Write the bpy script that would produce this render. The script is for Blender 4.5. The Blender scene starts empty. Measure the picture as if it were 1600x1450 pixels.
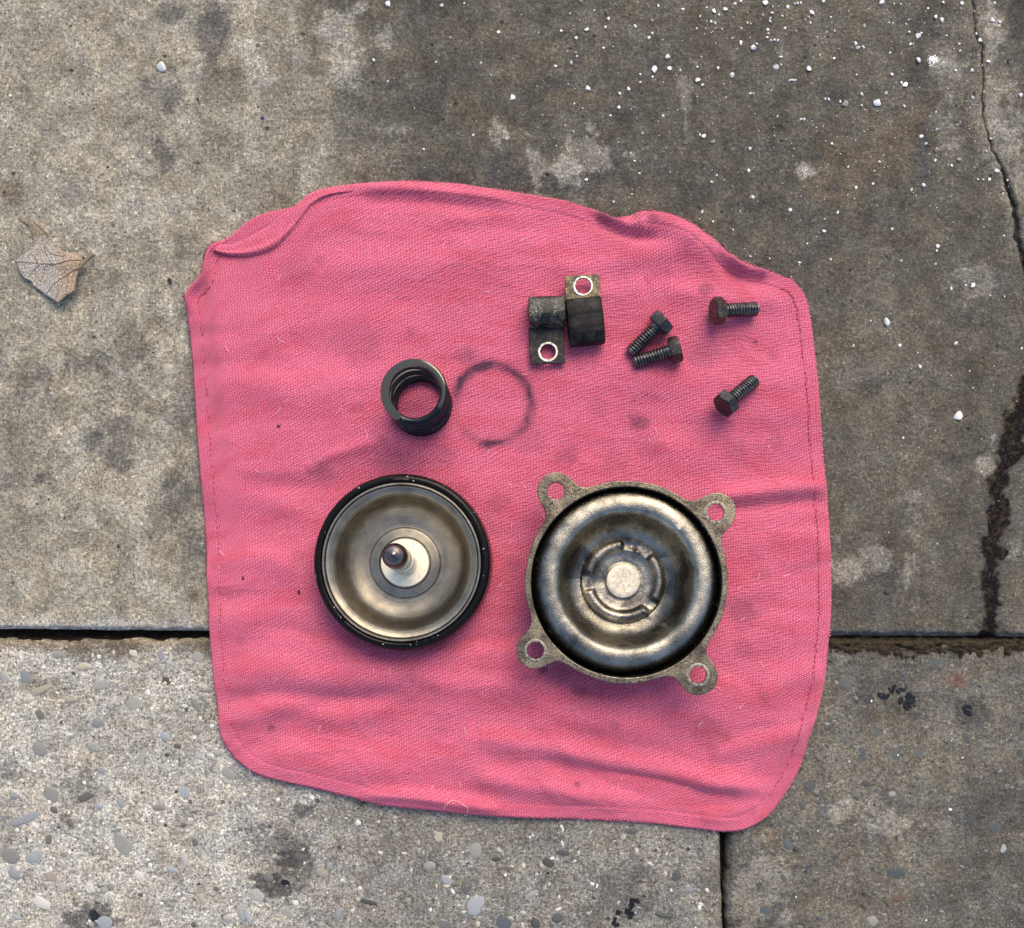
import bpy, bmesh, math, random
import numpy as np
from mathutils import Vector, Matrix

random.seed(7)
sc = bpy.context.scene
C = sc.collection
S = 0.00026                      # metres of pavement per photo pixel
NX, NY = 820.0, 935.0            # the point straight below the lens
H = 1600 * S                     # lens height above the pavement

# ------------------------------------------------------------------ camera
cam = bpy.data.cameras.new('camera')
camo = bpy.data.objects.new('camera', cam); C.objects.link(camo)
cam.sensor_width = 36; cam.lens = 36
cam.shift_x = -20 / 1600; cam.shift_y = 210 / 1600
cam.clip_start = 0.01; cam.clip_end = 100
camo.location = ((NX - 800) * S, (725 - NY) * S, H)
sc.camera = camo

# ------------------------------------------------------------------ sky, sun, exposure
SUN_EL, SUN_AZ = math.radians(48), math.radians(20)   # azimuth from the photo's top (+Y) towards its right (+X)
w = bpy.data.worlds.new('World'); sc.world = w; w.use_nodes = True
wn = w.node_tree
sky = wn.nodes.new('ShaderNodeTexSky'); sky.sky_type = 'NISHITA'; sky.sun_disc = False
sky.sun_elevation = SUN_EL; sky.sun_rotation = SUN_AZ
sky.air_density = 1.0; sky.dust_density = 2.5; sky.ozone_density = 0.8
wn.links.new(sky.outputs[0], wn.nodes['Background'].inputs[0])
wn.nodes['Background'].inputs[1].default_value = 0.15
sun = bpy.data.lights.new('sun', 'SUN'); sun.energy = 1.5; sun.angle = math.radians(42)
sun.color = (1.0, 0.80, 0.54)
suno = bpy.data.objects.new('sun', sun); C.objects.link(suno)
sd = Vector((math.sin(SUN_AZ) * math.cos(SUN_EL), math.cos(SUN_AZ) * math.cos(SUN_EL), math.sin(SUN_EL)))
suno.rotation_euler = sd.to_track_quat('Z', 'Y').to_euler()
suno.location = sd * 3
sc.view_settings.view_transform = 'Standard'; sc.view_settings.look = 'None'
sc.view_settings.exposure = 1.05; sc.view_settings.gamma = 1

# ------------------------------------------------------------------ helpers
def P(px, py, z=0.0):
    """world point at height z that stands where the photo shows pixel (px, py)"""
    k = (H - z) / H
    return Vector(((NX - 800 + (px - NX) * k) * S, (725 - NY - (py - NY) * k) * S, z))

def smooth(a, b, x):
    t = np.clip((x - a) / (b - a), 0, 1)
    return t * t * (3 - 2 * t)

def _hash(ix, iy, seed):
    h = (ix.astype(np.int64) * 374761393 + iy.astype(np.int64) * 668265263 + seed * 1274126177) & 0xffffffff
    h = ((h ^ (h >> 13)) * 1274126177) & 0xffffffff
    h = (h ^ (h >> 16)) & 0xffffffff
    return h / 4294967295.0

def vnoise(x, y, seed=0):
    ix = np.floor(x); iy = np.floor(y); fx = x - ix; fy = y - iy
    fx = fx * fx * fx * (fx * (fx * 6 - 15) + 10); fy = fy * fy * fy * (fy * (fy * 6 - 15) + 10)
    a = _hash(ix, iy, seed); b = _hash(ix + 1, iy, seed); c = _hash(ix, iy + 1, seed); d = _hash(ix + 1, iy + 1, seed)
    return (a * (1 - fx) + b * fx) * (1 - fy) + (c * (1 - fx) + d * fx) * fy

def fbm(x, y, octv=5, seed=0, gain=0.5):
    x = np.asarray(x, float); y = np.asarray(y, float)
    s = 0; a = 1; t = 0
    for k in range(octv):
        s = s + a * vnoise(x * 2 ** k + 17.3 * k, y * 2 ** k - 9.1 * k, seed + k * 101); t += a; a *= gain
    return s / t

def link(name, me, mat=None, parent=None, loc=None):
    o = bpy.data.objects.new(name, me); C.objects.link(o)
    if mat is not None and len(me.materials) == 0: me.materials.append(mat)
    if parent is not None: o.parent = parent
    if loc is not None: o.location = loc
    return o

def tag(o, label=None, cat=None, group=None, kind=None):
    if label: o['label'] = label
    if cat: o['category'] = cat
    if group: o['group'] = group
    if kind: o['kind'] = kind
    return o

def empty(name, loc, rot=(0, 0, 0)):
    o = bpy.data.objects.new(name, None); C.objects.link(o)
    o.location = loc; o.rotation_euler = rot; o.empty_display_size = 0.005
    return o

def np_mesh(name, V, F, smooth_deg=180):
    V = np.asarray(V, np.float32); F = np.asarray(F, np.int32)
    me = bpy.data.meshes.new(name)
    me.vertices.add(len(V)); me.vertices.foreach_set('co', V.ravel())
    n = F.shape[1]
    me.loops.add(F.size); me.loops.foreach_set('vertex_index', F.ravel())
    me.polygons.add(len(F)); me.polygons.foreach_set('loop_start', np.arange(0, F.size, n, dtype=np.int32))
    me.update(calc_edges=True); me.validate()
    me.shade_smooth()
    if smooth_deg < 180: me.set_sharp_from_angle(angle=math.radians(smooth_deg))
    return me

def grid_faces(nr, nc, closed=False):
    r = np.arange(nr - 1)[:, None]; c = np.arange(nc if closed else nc - 1)[None, :]
    c2 = (c + 1) % nc
    a = r * nc + c; b = r * nc + c2; d = (r + 1) * nc + c2; e = (r + 1) * nc + c
    return np.stack([a, b, d, e], -1).reshape(-1, 4)

def polar_mesh(name, radii, zfun, seg=96, sharp=40):
    """surface of revolution with radii[i] and zfun(i, theta array) ; radii may repeat for vertical walls"""
    th = np.linspace(0, 2 * math.pi, seg, endpoint=False)
    V = []
    for i, r in enumerate(radii):
        rr, z = zfun(i, r, th)
        V.append(np.stack([rr * np.cos(th), rr * np.sin(th), z * np.ones_like(th)], -1))
    V = np.concatenate(V)
    F = grid_faces(len(radii), seg, True)[:, ::-1]
    return np_mesh(name, V, F, sharp)

def lathe(name, prof, seg=96, sharp=40, wob=0.0, seed=1):
    pr = [p[0] for p in prof]; pz = [p[1] for p in prof]
    def f(i, r, th):
        wv = 0
        if wob:
            wv = (fbm(np.cos(th) * 3 + 7, np.sin(th) * 3 + r * 900, 3, seed) - .5) * wob
        return r + 0 * th, pz[i] + wv
    return polar_mesh(name, pr, f, seg, sharp)

def curve_plate(name, outlines, half, bevel, res=1):
    cu = bpy.data.curves.new(name, 'CURVE'); cu.dimensions = '2D'; cu.fill_mode = 'BOTH'
    cu.extrude = half - bevel; cu.bevel_depth = bevel; cu.bevel_resolution = res; cu.offset = -bevel
    for pts in outlines:
        sp = cu.splines.new('POLY'); sp.points.add(len(pts) - 1)
        for q, p in zip(sp.points, pts): q.co = (p[0], p[1], 0, 1)
        sp.use_cyclic_u = True
    o = bpy.data.objects.new(name, cu); C.objects.link(o)
    dg = bpy.context.evaluated_depsgraph_get(); dg.update()
    me = bpy.data.meshes.new_from_object(o.evaluated_get(dg)); me.name = name
    bpy.data.objects.remove(o); bpy.data.curves.remove(cu)
    me.materials.clear()
    me.shade_smooth(); me.set_sharp_from_angle(angle=math.radians(35))
    return me

def catmull(pts, n_per=8, closed=False):
    pts = [np.array(p, float) for p in pts]; out = []
    N = len(pts)
    rng = range(N) if closed else range(N - 1)
    for i in rng:
        if closed: a, b, c, d = pts[i - 1], pts[i], pts[(i + 1) % N], pts[(i + 2) % N]
        else: a, b, c, d = pts[max(i - 1, 0)], pts[i], pts[i + 1], pts[min(i + 2, N - 1)]
        for k in range(n_per):
            t = k / n_per
            out.append(.5 * (2 * b + (c - a) * t + (2 * a - 5 * b + 4 * c - d) * t * t + (3 * b - a - 3 * c + d) * t ** 3))
    if not closed: out.append(pts[-1])
    return np.array(out)

def resample(pts, n):
    pts = np.asarray(pts, float)
    d = np.r_[0, np.cumsum(np.linalg.norm(np.diff(pts, axis=0), axis=1))]
    t = np.linspace(0, d[-1], n)
    return np.stack([np.interp(t, d, pts[:, k]) for k in range(pts.shape[1])], -1)

def tube(pts, rad, seg=8, cap=True):
    """V, F of a tube through 3-D points; rad scalar or list"""
    pts = np.asarray(pts, float); n = len(pts)
    rad = np.broadcast_to(np.asarray(rad, float), (n,))
    T = np.gradient(pts, axis=0); T /= np.linalg.norm(T, axis=1)[:, None] + 1e-12
    up = np.array([0, 0, 1.0])
    V = []
    th = np.linspace(0, 2 * math.pi, seg, endpoint=False)
    for i in range(n):
        u = up if abs(T[i] @ up) < .95 else np.array([1.0, 0, 0])
        a = np.cross(T[i], u); a /= np.linalg.norm(a); b = np.cross(a, T[i])
        r = rad[i]
        if cap and i in (0, n - 1): r = r * .35
        V.append(pts[i] + r * (np.cos(th)[:, None] * a + np.sin(th)[:, None] * b))
    V = np.concatenate(V); F = grid_faces(n, seg, True)
    return V, F

def joined(parts):
    V, F, o = [], [], 0
    for v, f in parts:
        V.append(v); F.append(f + o); o += len(v)
    return np.concatenate(V), np.concatenate(F)

def set_attr(me, name, arr):
    arr = np.asarray(arr, np.float32)
    if arr.ndim == 1:
        a = me.attributes.new(name, 'FLOAT', 'POINT'); a.data.foreach_set('value', arr)
    elif arr.shape[1] == 3 and name != 'Col':
        a = me.attributes.new(name, 'FLOAT_VECTOR', 'POINT'); a.data.foreach_set('vector', arr.ravel())
    else:
        c = np.ones((len(arr), 4), np.float32); c[:, :3] = arr
        a = me.color_attributes.new(name, 'FLOAT_COLOR', 'POINT'); a.data.foreach_set('color', c.ravel())

# ------------------------------------------------------------------ node helpers
class NT:
    def __init__(s, name):
        s.m = bpy.data.materials.new(name); s.m.use_nodes = True
        s.t = s.m.node_tree; s.b = s.t.nodes['Principled BSDF']
    def n(s, typ, ins=None, **props):
        nd = s.t.nodes.new('ShaderNode' + typ)
        for k, v in props.items(): setattr(nd, k, v)
        for k, v in (ins or {}).items(): s.set(nd.inputs[k], v)
        return nd
    def set(s, sock, v):
        if hasattr(v, 'is_output') or isinstance(v, bpy.types.NodeSocket): s.t.links.new(v, sock)
        else: sock.default_value = v
    def math(s, op, a, b=0.0, c=0.0, clamp=False):
        nd = s.n('Math', {0: a, 1: b, 2: c}, operation=op); nd.use_clamp = clamp
        return nd.outputs[0]
    def map(s, v, a, b, c=0.0, d=1.0, smoothst=False):
        nd = s.n('MapRange', {0: v, 1: a, 2: b, 3: c, 4: d})
        if smoothst: nd.interpolation_type = 'SMOOTHSTEP'
        return nd.outputs[0]
    def mix(s, f, a, b, blend='MIX'):
        nd = s.n('Mix', data_type='RGBA', blend_type=blend)
        s.set(nd.inputs[0], f); s.set(nd.inputs[6], a); s.set(nd.inputs[7], b)
        return nd.outputs[2]
    def co(s, scale=None, vec=None):
        if vec is None: vec = s.n('TexCoord').outputs['Object']
        if scale is None: scale = 1 / S
        if not hasattr(scale, '__len__'): scale = (scale,) * 3
        return s.n('Mapping', {'Vector': vec, 'Scale': scale}).outputs[0]
    def noise(s, vec, scale, detail=4, rough=.55, dist=0.0):
        return s.n('TexNoise', {'Vector': vec, 'Scale': scale, 'Detail': detail, 'Roughness': rough, 'Distortion': dist}).outputs[0]
    def vor(s, vec, scale, feature='F1', rnd=1.0):
        return s.n('TexVoronoi', {'Vector': vec, 'Scale': scale, 'Randomness': rnd}, feature=feature)
    def gray(s, v):
        return s.n('CombineColor', {0: v, 1: v, 2: v}).outputs[0]
    def bump(s, h, dist, strength=1.0, normal=None):
        ins = {'Height': h, 'Distance': dist, 'Strength': strength}
        if normal is not None: ins['Normal'] = normal
        return s.n('Bump', ins).outputs[0]
    def out(s, **kw):
        for k, v in kw.items():
            s.set(s.b.inputs[k.replace('_', ' ')], v)
        return s.m

def rgb(r, g, b): return (r, g, b, 1)
def srgb(r, g, b):
    f = lambda c: (c / 255 / 12.92) if c / 255 <= .04045 else ((c / 255 + .055) / 1.055) ** 2.4
    return np.array([f(r), f(g), f(b)])

def concrete(name, contrast=.35, speck=.5, pits=.5, relief=.0005):
    t = NT(name); v = t.co()
    col = t.n('Attribute', attribute_name='Col').outputs['Color']
    wet = t.n('Attribute', attribute_name='wet').outputs['Fac']
    n1 = t.noise(v, .16, 6, .75)
    n2 = t.noise(v, .30, 4, .75)
    n3 = t.noise(v, .03, 5, .65, .4)
    m1 = t.map(n1, .36, .64, 1 - contrast, 1 + contrast)
    m2 = t.map(n2, .36, .64, 1 - contrast, 1 + contrast * 1.05)
    m3 = t.map(n3, .34, .66, .72, 1.28)
    m = t.math('MULTIPLY', t.math('MULTIPLY', m1, m2), m3)
    c = t.mix(1.0, col, t.gray(m), 'MULTIPLY')
    # warm / cool drift of the cement
    hue = t.noise(v, .018, 4, .6)
    c = t.mix(t.map(hue, .4, .62, 0, .45), c, t.mix(1.0, c, rgb(1.12, .98, .80), 'MULTIPLY'))
    hue2 = t.noise(t.co(vec=v, scale=(1, 1, 1)), .011, 5, .6)
    c = t.mix(t.map(hue2, .52, .7, 0, .5), c, t.mix(1.0, c, rgb(.96, 1.0, 1.02), 'MULTIPLY'))
    # sand grains: pale and dark
    vo = t.vor(v, .24); vcol = t.n('SeparateColor', {0: vo.outputs['Color']})
    g = t.math('LESS_THAN', vo.outputs['Distance'], .42)
    pale = t.math('MULTIPLY', g, t.math('GREATER_THAN', vcol.outputs[0], 1 - .16 * speck))
    c = t.mix(t.math('MULTIPLY', pale, .6), c, t.mix(1.0, c, rgb(2.0, 1.95, 1.8), 'MULTIPLY'))
    dark = t.math('MULTIPLY', g, t.math('LESS_THAN', vcol.outputs[0], .22 * speck))
    c = t.mix(t.math('MULTIPLY', dark, .6), c, rgb(.06, .055, .048))
    # pits
    vp = t.vor(v, .055); pc = t.n('SeparateColor', {0: vp.outputs['Color']})
    pr = t.math('MULTIPLY', pc.outputs[1], .20)
    pit = t.math('MULTIPLY', t.map(t.math('SUBTRACT', vp.outputs['Distance'], pr), -.06, .03, 1, 0, True),
                 t.math('LESS_THAN', pc.outputs[0], .45 * pits))
    c = t.mix(t.math('MULTIPLY', pit, .7), c, rgb(.035, .03, .026))
    h = t.math('ADD', t.math('MULTIPLY', n1, 1.0), t.math('MULTIPLY', n2, .55))
    h = t.math('SUBTRACT', h, t.math('MULTIPLY', pit, .9))
    nb = t.bump(h, relief)
    rough = t.map(wet, 0, 1, .9, .28)
    rough = t.math('ADD', rough, t.map(n1, .3, .7, -.08, .08))
    return t.out(Base_Color=c, Roughness=rough, Normal=nb, Specular_IOR_Level=t.map(wet, 0, 1, .22, .05))

# ------------------------------------------------------------------ pavement: albedo and stains in photo pixels
def blob(x, y, cx, cy, rx, ry, seed=0, rag=.8, ang=0.0, soft=.5):
    ca, sa = math.cos(math.radians(ang)), math.sin(math.radians(ang))
    dx, dy = x - cx, y - cy
    u = (dx * ca + dy * sa) / rx; v = (-dx * sa + dy * ca) / ry
    d = np.sqrt(u * u + v * v)
    near = d < 3
    out = np.zeros_like(x)
    if near.any():
        f = fbm(x[near] / 22, y[near] / 22, 5, seed, .65) - .5
        f2 = fbm(x[near] / 6.5, y[near] / 6.5, 3, seed + 5, .7) - .5
        f3 = fbm(x[near] / 48, y[near] / 48, 3, seed + 9, .6) - .5
        m_ = 1 - smooth(1 - soft, 1 + soft, d[near] + (f * 1.6 + f3 * 2.0) * rag * 1.2)
        out[near] = smooth(.02, .98, m_ + f2 * 1.3 * rag) * smooth(0, .12, m_)
    return out

def seg_dist(x, y, pts):
    best = np.full(x.shape, 1e9); tt = np.zeros(x.shape)
    for k in range(len(pts) - 1):
        (x0, y0), (x1, y1) = pts[k][:2], pts[k + 1][:2]
        dx, dy = x1 - x0, y1 - y0; L2 = dx * dx + dy * dy
        t = np.clip(((x - x0) * dx + (y - y0) * dy) / L2, 0, 1)
        d = np.hypot(x - x0 - t * dx, y - y0 - t * dy)
        m = d < best; best = np.where(m, d, best); tt = np.where(m, k + t, tt)
    return best, tt

def lerp(a, b, f): return a + (np.asarray(b) - a) * f[:, None]

LIGHT = np.array([.262, .246, .200]); DARK = np.array([.088, .082, .067])
SOOT = np.array([.042, .042, .044]); BROWN = np.array([.115, .09, .06]); PALE = np.array([.36, .345, .30])

def albedo(x, y, slab):
    n = len(x); wet = np.zeros(n)
    big = fbm(x / 260, y / 260, 5, 3) - .5; mid = fbm(x / 60, y / 60, 5, 5, .6) - .5; vert = fbm(x / 45, y / 260, 4, 8, .6) - .5
    fine = fbm(x / 14, y / 14, 4, 77, .6) - .5
    if slab in ('top', 'right'):
        edge = 470 + .12 * np.clip(y, 0, 500) + 230 * big + 90 * vert
        d = smooth(-150, 170, x - edge)
        d = np.maximum(d, .55 * smooth(60, -60, np.abs(x - 318 - .03 * (y - 700))) * smooth(500, 720, y) * smooth(1000, 920, y))
        c = LIGHT[None] * (1 + .55 * mid + .35 * vert + .5 * fine)[:, None]
        cd = DARK[None] * (1 + .6 * mid + .35 * vert + .45 * fine + .25 * big)[:, None]
        # paler, dryer streaks down the right half
        pl = smooth(.05, .35, fbm(x / 120, y / 300, 4, 31) - .42) * smooth(1150, 1400, x)
        cd = lerp(cd, np.array([.13, .118, .094]), pl * .6)
        c = c + (cd - c) * d[:, None]
        for (cx, cy, rx, ry, s, colr, rag, sd_) in [
            (265, 25, 16, 22, .75, SOOT, .8, 1), (335, 45, 20, 32, .75, SOOT, .9, 2), (330, 25, 10, 14, .5, SOOT, .9, 21),
            (240, 165, 34, 40, .45, SOOT, 1.0, 3), (243, 238, 24, 24, .8, SOOT, .9, 4), (262, 165, 8, 18, .6, SOOT, .9, 22),
            (340, 150, 24, 50, .35, SOOT, 1, 5), (345, 235, 16, 40, .35, SOOT, 1, 6), (340, 110, 30, 22, .45, BROWN, .9, 7),
            (170, 30, 22, 18, .5, BROWN, .9, 8), (235, 75, 30, 22, .35, BROWN, 1, 9), (240, 280, 18, 10, .5, BROWN, .9, 10),
            (295, 385, 22, 18, .45, SOOT, 1, 11), (105, 300, 60, 26, .25, SOOT, 1, 12), (15, 300, 24, 18, .5, BROWN, .9, 13),
            (140, 565, 26, 18, .7, SOOT, 1, 14), (55, 585, 40, 26, .5, SOOT, 1.1, 15), (140, 690, 20, 14, .8, SOOT, 1, 16),
            (190, 690, 16, 34, .65, SOOT, 1.1, 17), (240, 640, 36, 26, .6, SOOT, 1.1, 18), (205, 540, 18, 22, .5, SOOT, 1.1, 19),
            (165, 605, 12, 30, .4, BROWN, 1, 20), (270, 760, 24, 60, .5, SOOT, 1.1, 23), (300, 620, 30, 60, .45, SOOT, 1.1, 24),
            (300, 800, 30, 90, .4, SOOT, 1, 25), (62, 748, 7, 7, .8, SOOT, .5, 26), (240, 500, 16, 22, .4, BROWN, 1, 27),
            (303, 930, 7, 8, .9, SOOT, .4, 28), (303, 934, 13, 13, .6, BROWN, .6, 29), (10, 700, 60, 50, .3, SOOT, 1, 30),
            (700, 130, 60, 70, .25, SOOT, 1, 31), (600, 180, 70, 40, .25, SOOT, 1, 32), (740, 175, 36, 34, .5, BROWN, 1, 33),
            (810, 80, 50, 36, .35, BROWN, 1, 34), (870, 130, 26, 22, .55, SOOT, 1, 35), (900, 150, 28, 10, .5, BROWN, 1, 36),
            (690, 275, 40, 14, .8, SOOT, 1, 37), (830, 275, 50, 24, .75, SOOT, 1.1, 38), (905, 270, 60, 34, .7, SOOT, 1.1, 39),
            (960, 240, 30, 20, .6, SOOT, 1, 40), (640, 30, 30, 50, .2, SOOT, 1, 41),
            (1345, 145, 70, 30, .35, SOOT, 1, 42), (1440, 110, 44, 40, .45, SOOT, 1, 43), (1400, 205, 50, 40, .65, BROWN, 1, 44),
            (1442, 235, 13, 50, .8, np.array([.06, .06, .062]), .35, 45), (1302, 270, 44, 40, .6, BROWN, 1, 46), (1303, 292, 9, 9, .8, SOOT, .6, 47),
            (1380, 320, 60, 16, .25, SOOT, 1, 48), (1360, 345, 14, 10, .5, SOOT, .9, 49), (1458, 52, 10, 7, .9, SOOT, .8, 50),
            (1510, 88, 18, 10, .75, SOOT, .9, 51), (1560, 143, 9, 9, .7, SOOT, .9, 52), (1596, 15, 14, 34, 1, SOOT, .7, 53),
            (1592, 150, 14, 18, .5, BROWN, .9, 54), (1240, 400, 80, 50, .3, SOOT, 1, 55), (1090, 300, 60, 40, .35, SOOT, 1, 56),
            (1360, 607, 16, 16, .5, SOOT, .8, 57), (1515, 590, 20, 16, .55, SOOT, .9, 58), (1475, 715, 10, 8, .6, SOOT, .9, 59),
            (1388, 713, 5, 3, .9, SOOT, .4, 60), (1330, 920, 60, 30, .3, SOOT, 1, 61), (1500, 560, 60, 50, .2, BROWN, 1, 62),
            (1325, 540, 24, 18, .4, BROWN, 1, 63), (1308, 780, 20, 30, .3, BROWN, 1, 64), (1560, 460, 40, 40, .3, SOOT, 1, 65),
            (1000, 180, 60, 80, .25, SOOT, 1, 66), (1180, 190, 40, 90, .22, SOOT, 1, 67), (1120, 60, 60, 50, .2, BROWN, 1, 68)]:
            c = lerp(c, colr, np.clip(blob(x, y, cx, cy, rx, ry, 400 + sd_, rag, 0, .60) * s * .82, 0, 1))
        for (cx, cy, rx, ry, s, sd_) in [
            (536, 60, 26, 46, .55, 1), (545, 100, 22, 26, .6, 2), (395, 32, 9, 8, .7, 3), (385, 70, 10, 12, .7, 4), (405, 98, 14, 10, .75, 5), (408, 125, 14, 16, .65, 6),
            (302, 112, 10, 20, .5, 7), (780, 205, 15, 18, .55, 8), (600, 65, 8, 12, .5, 9), (620, 200, 24, 6, .4, 10), (130, 320, 60, 44, .3, 11), (240, 320, 40, 20, .35, 12),
            (925, 240, 34, 28, .5, 13), (838, 262, 12, 40, .55, 14), (890, 262, 18, 14, .7, 15), (1256, 270, 12, 12, .8, 16), (1458, 95, 13, 10, .95, 17),
            (1485, 135, 20, 60, .3, 18), (1545, 30, 14, 30, .55, 19), (1548, 110, 10, 50, .4, 20), (1560, 200, 20, 50, .35, 21), (1585, 270, 18, 60, .35, 22),
            (1525, 445, 30, 22, .3, 23), (1545, 735, 8, 12, .65, 24), (1556, 690, 6, 12, .6, 25), (1318, 890, 24, 26, .45, 26), (1365, 880, 24, 20, .4, 27),
            (1420, 880, 16, 50, .35, 28), (1580, 860, 20, 14, .55, 29), (1390, 190, 22, 8, .5, 30), (108, 680, 18, 16, .6, 31), (85, 565, 12, 6, .5, 32),
            (255, 655, 14, 26, .55, 33), (170, 775, 9, 16, .5, 34), (250, 45, 8, 20, .4, 35), (1250, 915, 8, 8, .1, 36), (1070, 180, 8, 60, .3, 37)]:
            c = lerp(c, PALE, np.clip(blob(x, y, cx, cy, rx, ry, 700 + sd_, 1.3, 0, .60) * s * .85, 0, 1))
        # worn pale arris along the joint
        je = 983 + 12 * x / 1600 - y
        c = lerp(c, np.array([.38, .375, .35]), smooth(26, 4, je + 26 * mid) * smooth(420, 250, x) * .75)
        c = lerp(c, np.array([.10, .105, .11]), smooth(14, 3, je + 10 * mid) * smooth(1250, 1300, x) * .8)
        # crusty glossy film patches near the cloth's top edge
        for (cx, cy, rx, ry, s) in [(905, 262, 60, 30, .8), (835, 270, 45, 24, .7), (690, 275, 40, 12, .6), (1400, 205, 50, 36, .35), (1305, 268, 40, 32, .3)]:
            wet = np.maximum(wet, s * blob(x, y, cx, cy, rx, ry, 900, .9))
        # the oil run at the right
        run = [(1640, 560), (1612, 610), (1598, 632), (1588, 665), (1578, 705), (1566, 735), (1560, 775), (1561, 805), (1553, 830), (1552, 860), (1548, 890), (1549, 915), (1545, 955), (1546, 994)]
        dd, tt = seg_dist(x, y, run)
        wdt = np.interp(tt, [0, 2, 4, 5, 6, 7, 8, 9, 10, 11, 12, 13], [26, 18, 17, 13, 16, 19, 14, 16, 11, 13, 12, 15])
        o = smooth(2.5, -2.5, dd - wdt + 34 * (fbm(x / 16, y / 16, 4, 66, .6) - .5))
        brk = smooth(.30, .46, fbm(x / 7, y / 7, 3, 88, .6)) * .5 + .5
        c = lerp(c, np.array([.040, .026, .014]), smooth(8, -3, dd - wdt + 34 * (fbm(x / 16, y / 16, 4, 66, .6) - .5)) * .8)
        c = lerp(c, np.array([.009, .0055, .003]), o * brk * .98)
        wet = np.maximum(wet, o)
        c = lerp(c, np.array([.07, .066, .06]), smooth(24, 0, dd - wdt) * (1 - o) * .45)
        # edge of the crack is chipped and dusty
        ds, _ = seg_dist(x, y, CRACK)
        c = lerp(c, np.array([.19, .175, .14]), smooth(26, 3, ds + 40 * mid) * .45 * smooth(420, 380, y))
        c = lerp(c, SOOT, smooth(9, 2, ds + 14 * mid) * .8 * smooth(255, 290, y))
    elif slab == 'low_left':
        c = np.array([.385, .373, .332])[None] * (1 + .5 * mid + .5 * fine + .3 * big)[:, None]
        c = lerp(c, np.array([.19, .185, .165]), smooth(350, 640, x + 160 * big + 70 * mid) * .85)
        je = y - 1003
        c = lerp(c, np.array([.16, .12, .07]), smooth(22, 2, je + 24 * mid) * .6)
        for (cx, cy, rx, ry, s, colr, sd_) in [(130, 1015, 70, 14, .5, BROWN, 1), (445, 1355, 36, 44, .55, SOOT, 2), (420, 1375, 18, 14, .8, SOOT, 3), (465, 1340, 16, 14, .7, SOOT, 4),
            (130, 1245, 24, 26, .45, SOOT, 5), (108, 1285, 16, 12, .5, SOOT, 6), (20, 1300, 40, 40, .3, BROWN, 7), (40, 1205, 24, 12, .5, SOOT, 8), (475, 1262, 16, 12, .7, SOOT, 9),
            (145, 1432, 30, 20, .8, SOOT, 10), (320, 1018, 10, 16, .5, BROWN, 11), (970, 1420, 46, 44, .4, SOOT, 12), (855, 1295, 30, 16, .3, SOOT, 13), (600, 1320, 40, 20, .25, BROWN, 14),
            (1115, 1400, 24, 80, .3, BROWN, 15), (255, 1350, 40, 20, .2, BROWN, 16), (60, 1075, 30, 14, .5, BROWN, 17)]:
            c = lerp(c, colr, np.clip(blob(x, y, cx, cy, rx, ry, 1400 + sd_, 1.1) * s, 0, 1))
    else:
        c = np.array([.098, .093, .080])[None] * (1 + .55 * mid + .5 * fine + .4 * big)[:, None]
        c = lerp(c, np.array([.16, .148, .118]), smooth(.08, .3, fbm(x / 130, y / 130, 5, 44) - .42) * .55)
        c = lerp(c, np.array([.09, .065, .04]), smooth(26, 4, y - 1008 + 26 * mid) * .6)
        for (cx, cy, rx, ry, s, colr, sd_) in [(1400, 1090, 50, 26, .55, SOOT, 1), (1510, 1108, 22, 22, .6, SOOT, 2), (1206, 1300, 14, 10, .8, BROWN, 3), (1390, 1110, 26, 20, .4, BROWN, 4),
            (1500, 1065, 14, 8, .5, np.array([.18, .08, .05]), 5), (1480, 1270, 60, 30, .3, SOOT, 6), (1330, 1370, 40, 30, .3, BROWN, 7), (1400, 1280, 40, 30, .35, PALE, 8), (1305, 1265, 24, 14, .4, PALE, 9),
            (1240, 1170, 30, 40, .25, SOOT, 10), (1180, 1400, 40, 60, .3, PALE, 11), (1590, 1260, 20, 30, .4, SOOT, 12)]:
            c = lerp(c, colr, np.clip(blob(x, y, cx, cy, rx, ry, 1700 + sd_, 1.1) * s, 0, 1))
        wet = .25 + 0 * wet
    return np.clip(c, .008, .75), np.clip(wet, 0, 1)

CRACK = [(1512, -1500), (1518, -200), (1521.7, 0), (1522, 20), (1525, 40), (1527, 56), (1536, 71), (1536.5, 101), (1538, 125), (1536, 152), (1538.5, 182), (1543, 206),
         (1551, 233), (1559.5, 250), (1571, 270), (1578, 294), (1586, 320), (1591.5, 344), (1593, 375), (1600, 398), (1612, 450), (1630, 560), (1650, 700), (1662, 998)]
ck = np.array(CRACK)
def crack_x(y): return np.interp(y, ck[:, 1], ck[:, 0]) + 5 * (fbm(y / 9, y * 0, 3, 12) - .5)
def crack_w(y): return np.interp(y, [-100, 0, 200, 270, 290, 345, 400, 1000], [.6, .8, 1.0, 1.5, 3.0, 4.5, 4, 4])

def slab_height(x, y):
    return ((fbm(x / 150, y / 150, 4, 90) - .5) * .0010 + (fbm(x / 20, y / 20, 4, 91, .6) - .5) * .0007)

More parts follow.
